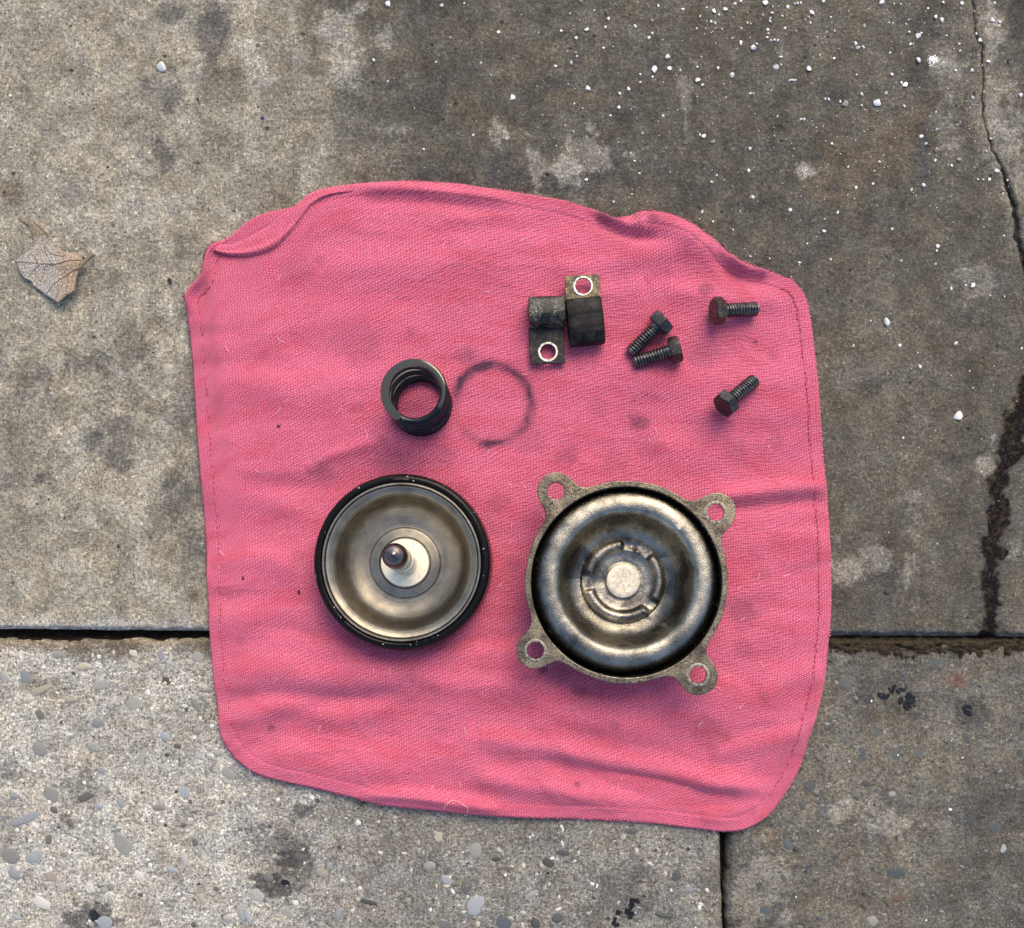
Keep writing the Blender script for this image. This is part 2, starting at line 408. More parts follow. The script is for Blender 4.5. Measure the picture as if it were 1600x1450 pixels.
def build_slab(name, slab, xl, xr, yt, yb, xs, ys, mat, parent):
    """xs, ys: parameters 0..1; the four edges are functions of the pixel coordinate"""
    U, W = np.meshgrid(xs, ys)
    yy = -1500 + W * 4400
    # rough first guess of y, then x from the edges at that y, then y from the edges at that x
    y0 = yt(U * 1600) + W * (yb(U * 1600) - yt(U * 1600))
    X = xl(y0) + U * (xr(y0) - xl(y0))
    Y = yt(X) + W * (yb(X) - yt(X))
    X = xl(Y) + U * (xr(Y) - xl(Y))
    x, y = X.ravel(), Y.ravel()
    z = slab_height(x, y)
    dl = np.minimum(np.minimum(x - xl(y), xr(y) - x), np.minimum(y - yt(x), yb(x) - y))
    if slab in ('top', 'right'):
        de = np.abs(x - crack_x(y)) - crack_w(y) / 2
        dl = np.minimum(yb(x) - y, np.where((y < 262) | (slab == 'right'), 40, de * 1.2))
        z = z - .0010 * (1 - smooth(0, 3, de))
    z = z - .0022 * (1 - smooth(0, 7, dl + 6 * (fbm(x / 8, y / 8, 3, 55) - .5)))
    V = np.stack([(x - 800) * S, (725 - y) * S, z], -1)
    nr, nc = X.shape
    F = grid_faces(nr, nc)
    # skirt down the edges
    ring = np.concatenate([np.arange(nc), np.arange(1, nr) * nc + nc - 1, (nr - 1) * nc + np.arange(nc - 2, -1, -1), np.arange(nr - 2, 0, -1) * nc])
    Vs = V[ring].copy(); Vs[:, 2] = -.03
    k = len(V); R = len(ring); i = np.arange(R); j = (i + 1) % R
    Fs = np.stack([ring[j], ring[i], k + i, k + j], -1)
    me = np_mesh(name, np.concatenate([V, Vs]), np.concatenate([F, Fs])[:, ::-1])
    c, wt = albedo(x, y, slab)
    set_attr(me, 'Col', np.concatenate([c, c[ring] * .7])); set_attr(me, 'wet', np.concatenate([wt, wt[ring]]))
    return link(name, me, mat, parent)

def spaced(lo, a, b, hi, fine, coarse):
    p = np.concatenate([np.arange(lo, a, coarse), np.arange(a, b, fine), np.arange(b, hi, coarse), [hi]])
    p = np.unique(p)
    return (p - lo) / (hi - lo)

# soil bed under the slabs
t = NT('joint_soil'); v = t.co()
n = t.noise(v, .16, 6, .75); n2 = t.noise(v, .30, 4, .7)
ls = t.n('Attribute', attribute_name='Col').outputs['Color']
cc = t.mix(1.0, ls, t.gray(t.map(n, .3, .7, .35, 1.6)), 'MULTIPLY')
cc = t.mix(t.math('GREATER_THAN', n2, .69), cc, rgb(.35, .30, .20))
m_soil = t.out(Base_Color=cc, Roughness=.9, Specular_IOR_Level=.2, Normal=t.bump(t.math('ADD', n, n2), .0022))
gx = np.unique(np.concatenate([np.arange(-5000, 0, 500), np.arange(0, 1680, 3), np.arange(1680, 7000, 500), np.arange(1110, 1160, 2)]))
gy = np.unique(np.concatenate([np.arange(-5000, -60, 500), np.arange(-60, 975, 12), np.arange(975, 1020, 2), np.arange(1020, 1480, 8), np.arange(1480, 7000, 500)]))
GX, GY = np.meshgrid(gx, gy); x, y = GX.ravel().astype(float), GY.ravel().astype(float)
zz = -.0080 + (fbm(x / 9, y / 7, 5, 71, .7) - .5) * .007
right = smooth(1200, 1300, x) * smooth(1060, 1015, y) * smooth(975, 990, y)
zz = zz + right * .0042 + .0062 * smooth(1500, 1510, x) * smooth(960, 940, y)
low = smooth(996, 1004, y + 6 * (fbm(x / 20, y * 0, 3, 5) - .5)) * smooth(1060, 1020, y)
zz = zz + low * .004

me = np_mesh('pavement', np.stack([(x - 800) * S, (725 - y) * S, zz], -1), grid_faces(*GX.shape)[:, ::-1])
cs = np.array([.028, .023, .017])[None] * np.ones((len(x), 1))
cs = lerp(cs, np.array([.062, .047, .027]), np.clip(low * .7 + right * .35, 0, 1))
cs = lerp(cs, np.array([.05, .045, .035]), smooth(1500, 1510, x) * smooth(960, 940, y))
set_attr(me, 'Col', cs)
pavement = tag(link('pavement', me, m_soil), kind='structure')

M_top = concrete('worn_concrete', .40, .85, .4, .0012)
M_left = concrete('exposed_concrete', .46, 1.1, .8, .0016)
M_right = concrete('damp_concrete', .44, .8, .5, .0010)

far0, far1 = -1500., 2900.
wav = lambda x, s, a: a * (fbm(x / 30, x * 0 + 3, 4, s, .6) - .5)
top_b = lambda x: 983 + 12 * x / 1600 + wav(x, 21, 2.5)
low_t = lambda x: np.where(x < 1130, 1000 + 3 * x / 1000, 1006.0) + wav(x, 22, 11) + 9 * (fbm(x / 13, x * 0, 5, 29, .7) - .5)
jl = lambda y: np.interp(y, [1300, 1450], [1124.5, 1129]) + wav(y, 23, 4)
jr = lambda y: np.interp(y, [1300, 1450], [1138, 1139]) + wav(y, 24, 10)
k0 = lambda c: (lambda q: c + 0 * np.asarray(q, float))
xs_full = spaced(far0, -10, 1530, 1530, 2.6, 60)
slab_top = build_slab('paving_slab', 'top', k0(far0), lambda y: crack_x(y) - crack_w(y) / 2, k0(far0), top_b,
                      spaced(far0, -10, 1600, 1600, 2.6, 60), spaced(far0, -10, 990, 990, 2.6, 60), M_top, pavement)
slab_cr = build_slab('paving_slab', 'right', lambda y: crack_x(y) + crack_w(y) / 2, k0(3100.), k0(far0), top_b,
                     spaced(1512, 1512, 1700, 3100, 2.6, 60), spaced(far0, -10, 990, 990, 2.6, 60), M_top, pavement)
slab_left = build_slab('paving_slab', 'low_left', k0(far0), jl, low_t, k0(far1),
                       spaced(far0, -10, 1128, 1128, 2.6, 60), spaced(1003, 1003, 1470, far1, 2.6, 60), M_left, pavement)
slab_right = build_slab('paving_slab', 'low_right', jr, k0(3100.), low_t, k0(far1),
                        spaced(1138, 1138, 1615, 3100, 2.6, 60), spaced(1003, 1003, 1470, far1, 2.6, 60), M_right, pavement)
slab_top['label'] = 'large worn slab, pale on the left and oil-darkened on the right'
slab_cr['label'] = 'broken slab piece beyond the crack'
slab_left['label'] = 'pale slab with exposed pebbles'
slab_right['label'] = 'dark damp slab below right of the joint'

# ------------------------------------------------------------------ pebbles set in the slabs
def stone_mat(name, col, rough=.6, var=.25, spec=.4):
    t = NT(name); v = t.co()
    oi = t.n('ObjectInfo').outputs['Random']
    n = t.noise(t.n('VectorMath', {0: v, 1: t.n('CombineXYZ', {0: t.math('MULTIPLY', oi, 90.0), 1: oi, 2: oi}).outputs[0]}, operation='ADD').outputs[0], .11, 5, .65)
    n2 = t.noise(v, .5, 3, .6)
    f = t.math('MULTIPLY', t.map(n, .3, .7, 1 - var, 1 + var), t.map(oi, 0, 1, .72, 1.28))
    f = t.math('MULTIPLY', f, t.map(n2, .3, .7, .86, 1.14))
    c = t.mix(1.0, rgb(*col), t.gray(f), 'MULTIPLY')
    return t.out(Base_Color=c, Roughness=rough, Specular_IOR_Level=spec, Normal=t.bump(t.math('ADD', n, t.math('MULTIPLY', n2, .5)), .0003))

STONE = {'grey': stone_mat('pebble_grey', (.27, .272, .245), .65, .45), 'blue': stone_mat('pebble_blue', (.25, .268, .275), .6, .45), 'tan': stone_mat('pebble_tan', (.33, .295, .23), .7, .45),
         'brown': stone_mat('pebble_brown', (.12, .085, .05), .7, .4), 'dark': stone_mat('pebble_dark', (.12, .118, .108), .75, .5), 'pale': stone_mat('pebble_pale', (.46, .45, .41), .6, .35),
         'damp': stone_mat('pebble_damp', (.078, .082, .076), .6, .35), 'dampblue': stone_mat('pebble_damp_blue', (.070, .082, .090), .5, .35), 'red': stone_mat('pebble_red', (.135, .085, .062), .7, .35),
         'tar': stone_mat('tar', (.020, .023, .031), .34, .6, .4)}
for n_ in STONE['tar'].node_tree.nodes:
    if n_.type == 'BUMP': n_.inputs['Distance'].default_value = .0016

def pebble_shapes(n=10, seg=16, rough=.22):
    out = []
    for k in range(n):
        th = np.linspace(0, 2 * math.pi, seg, endpoint=False)
        V = []
        for r, z in ((1.0, -.5), (1.0, 0.0), (.93, .45), (.7, .82), (.38, .97), (.02, 1.0)):
            rad = r * (1 + rough * 3 * (fbm(np.cos(th) * 1.3 + k * 9, np.sin(th) * 1.3 + 4, 3, 33 + k) - .5)) * (1 + .10 * np.cos(th * 2 + k) + .13 * ((th * (4 + k % 3) / 6.2832) % 1 - .5))
            zz_ = z + (.28 * (fbm(np.cos(th) * r * 1.6 + k * 5, np.sin(th) * r * 1.6, 3, 60 + k) - .5) if z > .3 else 0)
            V.append(np.stack([rad * np.cos(th), rad * np.sin(th), zz_ + 0 * th], -1))
        out.append((np.concatenate(V), grid_faces(6, seg, True)))
    return out
PEB = pebble_shapes()
_pm = {}
def pebble(parent, px, py, rx, ry, ang, kind, rise=.0007, label=None):
    i = random.randrange(len(PEB)); key = (i, kind)
    if key not in _pm:
        _pm[key] = np_mesh('pebble', *PEB[i]); _pm[key].materials.append(STONE[kind])
    o = link('pebble', _pm[key], None, parent)
    z = float(slab_height(np.array([px]), np.array([py]))[0])
    o.location = ((px - 800) * S, (725 - py) * S, z - .0003)
    o.rotation_euler = (random.uniform(-.06, .06), random.uniform(-.06, .06), math.radians(-ang))
    o.scale = (rx * S * .93, ry * S * .93, rise)
    if label: o['label'] = label
    return o

def tar_lump(parent, px, py, rx, ry):
    for k in range(6):
        a = random.uniform(0, 6.28); r = random.uniform(.25, .75)
        pebble(parent, px + rx * r * math.cos(a), py + ry * r * math.sin(a), rx * random.uniform(.28, .52), ry * random.uniform(.28, .52), random.uniform(0, 180), 'tar', random.uniform(.0005, .0010))
K5 = 1 / 2.959
low_left = [(118,285,35,28,30,'blue'),(185,352,58,24,-25,'tan'),(268,185,25,25,0,'grey'),(470,322,60,26,-22,'grey'),(620,412,40,38,40,'grey'),(742,187,21,28,0,'blue'),
 (765,305,30,27,0,'brown'),(915,200,38,28,30,'grey'),(182,465,28,25,0,'dark'),(453,503,32,29,0,'blue'),(185,620,38,36,0,'grey'),(432,612,30,29,0,'grey'),
 (655,655,22,50,18,'grey'),(765,562,30,25,40,'blue'),(820,607,18,13,0,'dark'),(470,722,20,22,0,'blue'),(903,415,16,45,-30,'grey'),(965,350,25,12,10,'grey'),
 (1055,735,42,32,35,'grey'),(1010,640,20,22,0,'grey'),(235,830,38,40,20,'grey'),(70,842,20,20,0,'blue'),(120,945,80,28,-26,'blue'),(856,822,36,30,10,'blue'),
 (562,866,26,27,0,'blue'),(462,886,19,21,0,'blue'),(735,893,34,19,10,'grey'),(975,920,34,15,0,'grey'),(897,915,14,12,0,'dark'),(572,1060,66,40,48,'grey'),
 (48,1113,50,42,-10,'grey'),(165,1117,40,36,-30,'blue'),(70,1195,35,30,10,'blue'),(232,1207,42,32,30,'tan'),(290,1255,24,24,0,'grey'),(900,1055,19,20,0,'dark'),
 (795,1180,32,18,20,'blue'),(855,1140,18,32,-10,'pale'),(198,1338,54,32,25,'pale'),(418,1262,17,33,-18,'pale'),(512,1330,16,22,0,'grey'),(485,1428,45,32,10,'blue'),
 (440,1395,28,30,20,'tar'),(75,1400,32,16,15,'blue'),(1185,1297,34,44,-35,'grey'),(1385,1120,32,22,0,'dark'),(1118,1390,20,36,-15,'blue'),(1148,1400,16,38,-15,'blue'),
 (1055,1408,20,22,0,'grey'),(1325,1385,35,27,0,'grey'),(1565,1385,20,40,0,'blue'),(935,1320,20,30,-25,'tan'),(225,1040,20,24,20,'dark'),(378,665,24,24,0,'tan'),
 (267,565,18,20,0,'grey'),(385,240,28,22,10,'tan'),(615,180,20,22,0,'pale'),(15,290,18,26,0,'grey'),(250,905,18,20,0,'dark'),(395,845,36,26,-35,'dark'),
 (330,965,16,16,0,'dark'),(330,398,40,16,-10,'tan'),(915,545,28,14,-15,'grey'),(830,672,9,13,0,'dark'),(1240,1215,26,22,0,'dark'),(1320,1240,22,16,30,'tar'),(1418,890,14,12,0,'dark'),
 (480,1272,14,18,0,'grey'),(515,1255,18,18,0,'grey'),(300,1110,22,16,0,'grey'),(700,1070,24,14,40,'tan'),(925,1105,8,28,35,'grey'),(1000,1270,12,20,-20,'dark'),(895,1435,14,18,0,'dark'),
 (640,1205,26,26,0,'pale'),(1485,1195,26,28,0,'tan'),(1525,1165,18,20,0,'grey'),(1410,1020,16,14,0,'dark'),(1110,995,12,10,0,'dark'),(950,830,18,10,-15,'grey'),(850,975,16,12,0,'dark')]
for (a, b, rx, ry, an, kd) in low_left:
    pebble(slab_left, a * K5, 960 + b * K5, rx * K5, ry * K5, an, kd, random.uniform(.0005, .0010))
K6 = 1 / 2.963
low_mid = [(600,975,34,38,15,'grey'),(470,1110,35,24,20,'blue'),(560,1142,30,32,-25,'dark'),(607,1218,46,58,0,'blue'),(740,1305,46,46,0,'dampblue'),(940,1030,34,22,15,'damp'),
 (455,1322,44,22,0,'dark'),(860,1180,35,20,-30,'grey'),(390,1045,30,26,0,'grey'),(985,1285,30,28,0,'damp'),(1530,1090,24,30,0,'damp'),(1590,1160,26,18,-10,'blue'),
 (430,912,28,38,0,'tan'),(105,1213,46,15,12,'damp'),(1010,985,40,14,0,'damp'),(700,1015,22,14,0,'damp'),(250,1195,22,12,0,'damp'),(120,890,18,14,0,'tan'),(1065,1100,14,18,0,'dark'),
 (1480,1275,40,16,10,'damp'),(755,1200,10,28,5,'dark'),(1320,885,36,16,0,'damp'),(880,1310,24,30,0,'damp'),(290,1205,16,14,0,'grey')]
for (a, b, rx, ry, an, kd) in low_mid:
    pebble(slab_left, 540 + a * K6, 1000 + b * K6, rx * K6, ry * K6, an, kd, random.uniform(.0005, .0010))
for (a, b, rx, ry, an) in [(1332,1222,30,36,30),(1290,1272,50,26,-35),(1255,1305,36,28,-20),(1320,1262,34,24,-40)]:
    tar_lump(slab_left, 540 + a * K6, 1000 + b * K6, rx * K6, ry * K6)
low_right = [(770,322,34,36,0,'damp'),(848,642,36,44,0,'dampblue'),(1005,655,42,46,0,'damp'),(1115,640,52,30,0,'damp'),(912,545,40,32,0,'damp'),(610,785,35,34,0,'damp'),(512,1063,28,26,0,'dampblue'),
 (400,1373,34,34,0,'dampblue'),(1015,1195,40,36,0,'dampblue'),(1462,990,34,38,0,'dampblue'),(1505,1095,18,34,12,'blue'),(982,828,26,20,0,'grey'),(900,1420,26,36,-30,'grey'),(1020,1312,38,22,-15,'red'),
 (325,1150,22,24,0,'damp'),(1325,1145,26,28,0,'damp'),(680,900,14,28,0,'dampblue'),(560,885,28,32,0,'damp'),(1345,940,30,34,0,'damp'),(775,590,12,22,0,'dark'),(1330,570,18,26,0,'damp'),(480,1225,22,30,0,'damp'),
 (1055,520,36,30,0,'damp'),(945,445,34,26,20,'dark'),(1195,225,36,34,0,'damp'),(1580,640,20,30,0,'damp'),(870,780,24,18,0,'damp'),(690,1110,10,32,8,'dark'),(830,1110,26,14,0,'red'),(1300,295,30,18,35,'red'),
 (1010,1060,34,20,0,'red'),(1390,640,18,26,0,'damp')]
for (a, b, rx, ry, an, kd) in low_right:
    pebble(slab_right, 1060 + a * K5, 960 + b * K5, rx * K5, ry * K5, an, kd, random.uniform(.0003, .0006))
for (a, b, rx, ry, an) in [(1055,395,50,44,25),(1010,350,40,24,30),(945,378,36,24,-20),(1338,440,26,36,0),(1075,420,24,18,0)]:
    tar_lump(slab_right, 1060 + a * K5, 960 + b * K5, rx * K5, ry * K5)
slab_pts = []
def scatter_aggregate(parent, n, xr, yr, kinds, smin, smax, rise):
    for kd in kinds:
        parts = []
        for k in range(n):
            px, py = random.uniform(*xr), random.uniform(*yr); s = random.uniform(smin, smax) * S
            v_, f_ = PEB[random.randrange(len(PEB))]
            a = random.uniform(0, 6.28); c_, s_ = math.cos(a), math.sin(a)
            q = v_ * np.array([s, s * random.uniform(.55, 1), rise])
            q = np.stack([q[:, 0] * c_ - q[:, 1] * s_, q[:, 0] * s_ + q[:, 1] * c_, q[:, 2]], -1)
            q += np.array([(px - 800) * S, (725 - py) * S, float(slab_height(np.array([px]), np.array([py]))[0]) - .0001])
            parts.append((q, f_))
        tag(link('aggregate', np_mesh('aggregate', *joined(parts)), STONE[kd], parent), kind='stuff')
scatter_aggregate(slab_left, 170, (-20, 1115), (1018, 1470), ['grey', 'tan', 'pale'], 1.6, 4.8, .0004)
scatter_aggregate(slab_left, 80, (-20, 1115), (1018, 1470), ['dark', 'blue'], 1.4, 3.6, .0004)
scatter_aggregate(slab_right, 70, (1148, 1620), (1018, 1470), ['damp', 'dark', 'dampblue'], 1.8, 5, .0004)

# ------------------------------------------------------------------ cloth
OUT_L = [(293,470),(296,500),(302,560),(309,660),(317,760),(324,860),(329,960),(334,1040),(341,1100),(348,1150),(368,1184)]
OUT_B = [(368,1184),(400,1206),(440,1219),(500,1232),(560,1247),(600,1257),(650,1262),(700,1267),(750,1272),(830,1277),(900,1279),(1000,1284),(1080,1293),(1130,1298),(1165,1293),(1198,1274)]
OUT_R = [(1236,440),(1252,458),(1262,485),(1268,530),(1275,600),(1281,670),(1290,770),(1295,850),(1296,940),(1292,1000),(1285,1060),(1275,1110),(1263,1150),(1248,1200),(1226,1240),(1198,1274)]
OUT_T = [(293,470),(300,455),(317,434),(324,400),(335,384),(362,371),(392,347),(420,335),(460,325),(484,305),(510,296),(560,290),(620,287),(700,289),(760,297),(830,308),(890,319),(930,332),(958,345),(975,343),(1000,336),(1035,338),(1070,350),(1110,375),(1140,403),(1165,417),(1200,427),(1236,440)]
NU, NV = 480, 500
eL = resample(catmull(OUT_L), NV); eR = resample(catmull(OUT_R), NV); eT = resample(catmull(OUT_T), NU); eB = resample(catmull(OUT_B), NU)
u = np.linspace(0, 1, NU)[None, :, None]; vv = np.linspace(0, 1, NV)[:, None, None]
Pc = (1 - vv) * eT[None] + vv * eB[None] + (1 - u) * eL[:, None] + u * eR[:, None] - ((1 - u) * (1 - vv) * eT[0] + u * (1 - vv) * eT[-1] + (1 - u) * vv * eB[0] + u * vv * eB[-1])
cx_, cy_ = Pc[..., 0].ravel(), Pc[..., 1].ravel()
outline = np.concatenate([eT, eR[1:], eB[::-1][1:], eL[::-1][1:]])

CREASE = [  # polyline, half width, height (mm)
 ([(925,345),(960,362),(990,374),(1030,378)], 9, -1.3), ([(930,330),(975,358),(1010,362)], 12, 1.6), ([(985,342),(1040,352),(1090,385)], 22, 2.2),
 ([(960,395),(1020,400),(1090,392),(1150,415)], 26, 1.6), ([(1130,405),(1165,425),(1200,430)], 10, 1.8), ([(1110,402),(1150,432),(1200,438)], 12, -1.2),
 ([(560,300),(640,302),(740,312),(800,318)], 10, 1.1), ([(560,318),(650,318),(760,330)], 12, -.7), ([(880,470),(960,462),(1010,450)], 22, .9), ([(1030,455),(1120,470),(1230,480)], 18, .8),
 ([(940,560),(1020,600),(1150,610),(1270,590)], 30, .9), ([(1060,640),(1150,655),(1270,640)], 22, .7), ([(1000,690),(1100,705),(1280,690)], 26, .8), ([(830,600),(930,610),(1000,640)], 30, .5),
 ([(1110,780),(1200,768),(1292,760)], 14, 1.5), ([(1110,800),(1200,790),(1292,782)], 12, -.9), ([(1160,850),(1230,842),(1292,850)], 20, .7),
 ([(320,790),(400,778),(480,800)], 24, 1.0), ([(330,880),(400,868),(470,890)], 22, .9), ([(335,985),(420,960),(520,975)], 26, 1.1), ([(312,620),(400,600),(480,620),(560,600)], 30, .9), ([(305,540),(380,545),(460,530)], 26, .7),
 ([(340,1065),(430,1045),(520,1060),(640,1040)], 26, 1.5), ([(345,1130),(440,1105),(540,1120),(640,1095)], 24, 1.6), ([(350,1095),(440,1085),(560,1092),(640,1075)], 14, -1.0),
 ([(560,1080),(660,1062),(760,1065),(860,1085)], 24, 1.4), ([(740,1150),(840,1165),(950,1190),(1090,1215),(1180,1228)], 20, 2.0), ([(830,1178),(950,1208),(1090,1238),(1160,1242)], 14, -1.2),
 ([(730,1205),(800,1222),(900,1238),(1000,1250)], 18, 1.7), ([(560,1240),(640,1240),(720,1252),(790,1262)], 11, 1.8), ([(420,1180),(540,1195),(640,1200)], 26, 1.1), ([(820,1100),(920,1118),(1000,1140)], 24, .9),
 ([(1100,1180),(1180,1160),(1262,1140)], 18, 1.2), ([(1080,1225),(1150,1230),(1190,1225)], 14, .9), ([(1180,1090),(1230,1060),(1285,1050)], 18, .9), ([(1090,1275),(1140,1270),(1190,1250)], 12, 1.0),
 ([(480,740),(520,715),(600,690)], 10, .6), ([(420,430),(560,420),(800,412)], 26, .8), ([(360,520),(500,500),(640,510)], 40, .6), ([(860,420),(920,425),(990,412)], 18, .6), ([(700,400),(780,380),(860,390)], 22, .5)]

def edge_dist(x, y):
    """distance to the cloth outline (pixels), by blocks"""
    o = outline[::2]
    best = np.empty(len(x))
    for k in range(0, len(x), 20000):
        dx = x[k:k + 20000, None] - o[None, :, 0]; dy = y[k:k + 20000, None] - o[None, :, 1]
        best[k:k + 20000] = np.sqrt((dx * dx + dy * dy).min(1))
    return best

def cloth_z(x, y, ed=None):
    wx = x + 60 * (fbm(x / 120, y / 120, 3, 201) - .5); wy = y + .12 * (x - 800) + 110 * (fbm(x / 190, y / 120, 3, 202) - .5)
    z = (fbm(wx / 260, wy / 85, 2, 203, .4) - .5) * 5.6 + (fbm(wx / 120, wy / 42, 2, 204) - .5) * 1.5 * smooth(.35, .6, fbm(x / 130, y / 130, 2, 207))
    z = z + (fbm(x / 14, y / 14, 2, 206) - .5) * .16
    cn = fbm((wx + 80 * (fbm(x / 60, y / 60, 2, 214) - .5)) / 120, wy / 46, 2, 211); rg = np.clip(1 - np.abs(cn - .5) * 6.5, 0, 1)
    z = z + .34 * rg ** 1.3 * smooth(.42, .62, fbm(x / 110, y / 110, 2, 212))
    cn = fbm((wx - .5 * wy) / 90, (wy + .35 * wx) / 70, 2, 215); rg = np.clip(1 - np.abs(cn - .5) * 9, 0, 1)
    z = z + .22 * rg ** 1.3 * smooth(.48, .62, fbm(x / 90, y / 90, 2, 216))
    z = z * (.55 + .45 * smooth(640, 1050, y) + .3 * smooth(520, 330, y))
    flat = np.ones_like(x)
    for (cx, cy, r) in ((628, 878, 140), (979, 910, 170)):
        flat *= .25 + .75 * smooth(r * .8, r * 1.15, np.hypot(x - cx, y - cy))
    z = z * flat
    for pts, wd, h in CREASE:
        c = catmull(pts, 5)
        bb = (x > c[:, 0].min() - 3 * wd) & (x < c[:, 0].max() + 3 * wd) & (y > c[:, 1].min() - 3 * wd) & (y < c[:, 1].max() + 3 * wd)
        if not bb.any(): continue
        d, tt = seg_dist(x[bb], y[bb], c)
        t_ = tt / (len(c) - 1); fade = smooth(0, .2, t_) * smooth(1, .8, t_) if True else 1
        z[bb] += 1.75 * h * np.exp(-(d / wd) ** 2) * (.25 + .75 * fade) * flat[bb]
    z = z + 2.4
    if ed is not None:
        z = np.maximum(z, .7 + .4 * (fbm(x / 30, y / 30, 2, 9)))
        hem = .22 * smooth(0, 4, ed) * smooth(24, 18, ed) - .22 * np.exp(-((ed - 22) / 1.8) ** 2)
        z = z + hem
        # top-left rolled hem
        ru = smooth(352, 330, x) * smooth(500, 470, y)
        z = z + ru * (3.2 * np.exp(-((ed - 5) / 5.5) ** 2)) - ru * .7 * smooth(10, 22, ed) * smooth(60, 30, ed)
        z = z * (.35 + .65 * smooth(-1, 3.0, ed)) 
    else:
        z = np.maximum(z, .9)
    return np.maximum(z, .15) * .001

ed = edge_dist(cx_, cy_)
zc = cloth_z(cx_, cy_, ed) + .0004
# scalloped, slightly frayed edge
Vc = np.stack([(cx_ - 800) * S, (725 - cy_) * S, zc], -1)
ring = np.concatenate([np.arange(NU), np.arange(1, NV) * NU + NU - 1, (NV - 1) * NU + np.arange(NU - 2, -1, -1), np.arange(NV - 2, 0, -1) * NU])
Vs = Vc[ring].copy(); Vs[:, 2] = -.0012
k = len(Vc); R_ = len(ring); i = np.arange(R_); j = (i + 1) % R_
Fs = np.stack([ring[j], ring[i], k + i, k + j], -1)
me = np_mesh('cleaning_cloth', np.concatenate([Vc, Vs]), np.concatenate([grid_faces(NV, NU), Fs])[:, ::-1])
# stains: oil ring, drops, smudges
st = np.zeros(len(cx_))
ang = np.degrees(np.arctan2(-(cy_ - 634), cx_ - 770)); rr = np.hypot((cx_ - 770) / 1.0, (cy_ - 634) / 1.0)
str_ = np.interp(ang, [-180, -150, -120, -108, -95, -80, -60, -40, -10, 30, 60, 80, 100, 120, 140, 160, 180], [.25, .1, .3, .3, .95, .55, .35, .55, .6, .7, .6, .55, .85, .75, .8, .55, .25])
st = np.maximum(st, str_ * np.exp(-((rr - 60 + 8 * (fbm(cx_ / 18, cy_ / 18, 3, 19) - .5)) / 8.0) ** 2) * (.8 + 1.4 * fbm(cx_ / 9, cy_ / 9, 3, 20)))
for (px, py, r, s) in [(993,663,15,.75),(753,695,9,.8),(1100,456,10,.5),(1018,348,7,.5),(948,342,14,.35),(425,1135,8,.6),(900,1222,5,.6),(888,712,16,.4),(905,1080,8,.4),(850,1045,9,.8),(1178,537,4,.9),
                       (1160,960,20,.35),(1110,1140,24,.3),(1130,1150,8,.4),(990,628,5,.4),(555,545,30,.2),(700,480,40,.12),(640,520,12,.25),(460,420,22,.25),(500,410,14,.3),(935,640,12,.2),(780,440,30,.12),(1090,560,20,.2),
                       (510,740,16,.4),(620,720,30,.25),(700,715,16,.25),(1010,700,20,.2),(600,690,10,.3),(780,790,14,.3),(830,690,20,.2),(1150,700,16,.2),(730,560,14,.35),(560,640,9,.24),(420,560,10,.18),(470,870,12,.21),(800,880,10,.24),(1160,1010,14,.24),(1190,900,10,.21),(760,1040,16,.18),(640,1050,18,.18),(1040,430,9,.21),(1205,560,8,.24),(380,1000,7,.24),(690,1140,9,.21),(960,1130,8,.24),(1210,690,12,.18),(960,720,22,.21),(870,1050,16,.24),(590,760,14,.24),(720,770,10,.24)]:
    st = np.maximum(st, s * blob(cx_, cy_, px, py, r, r * .85, int(px), .6, 0, .8))
set_attr(me, 'stain', np.r_[st, st[ring]])
uvx = (np.linspace(0, 1, NU)[None, :] * 975 + 0 * np.linspace(0, 1, NV)[:, None]).ravel(); uvy = (np.linspace(0, 1, NV)[:, None] * 915 + 0 * np.linspace(0, 1, NU)[None, :]).ravel()
wv = np.stack([uvx, uvy, 0 * uvx], -1)
set_attr(me, 'weave', np.concatenate([wv, wv[ring]]))

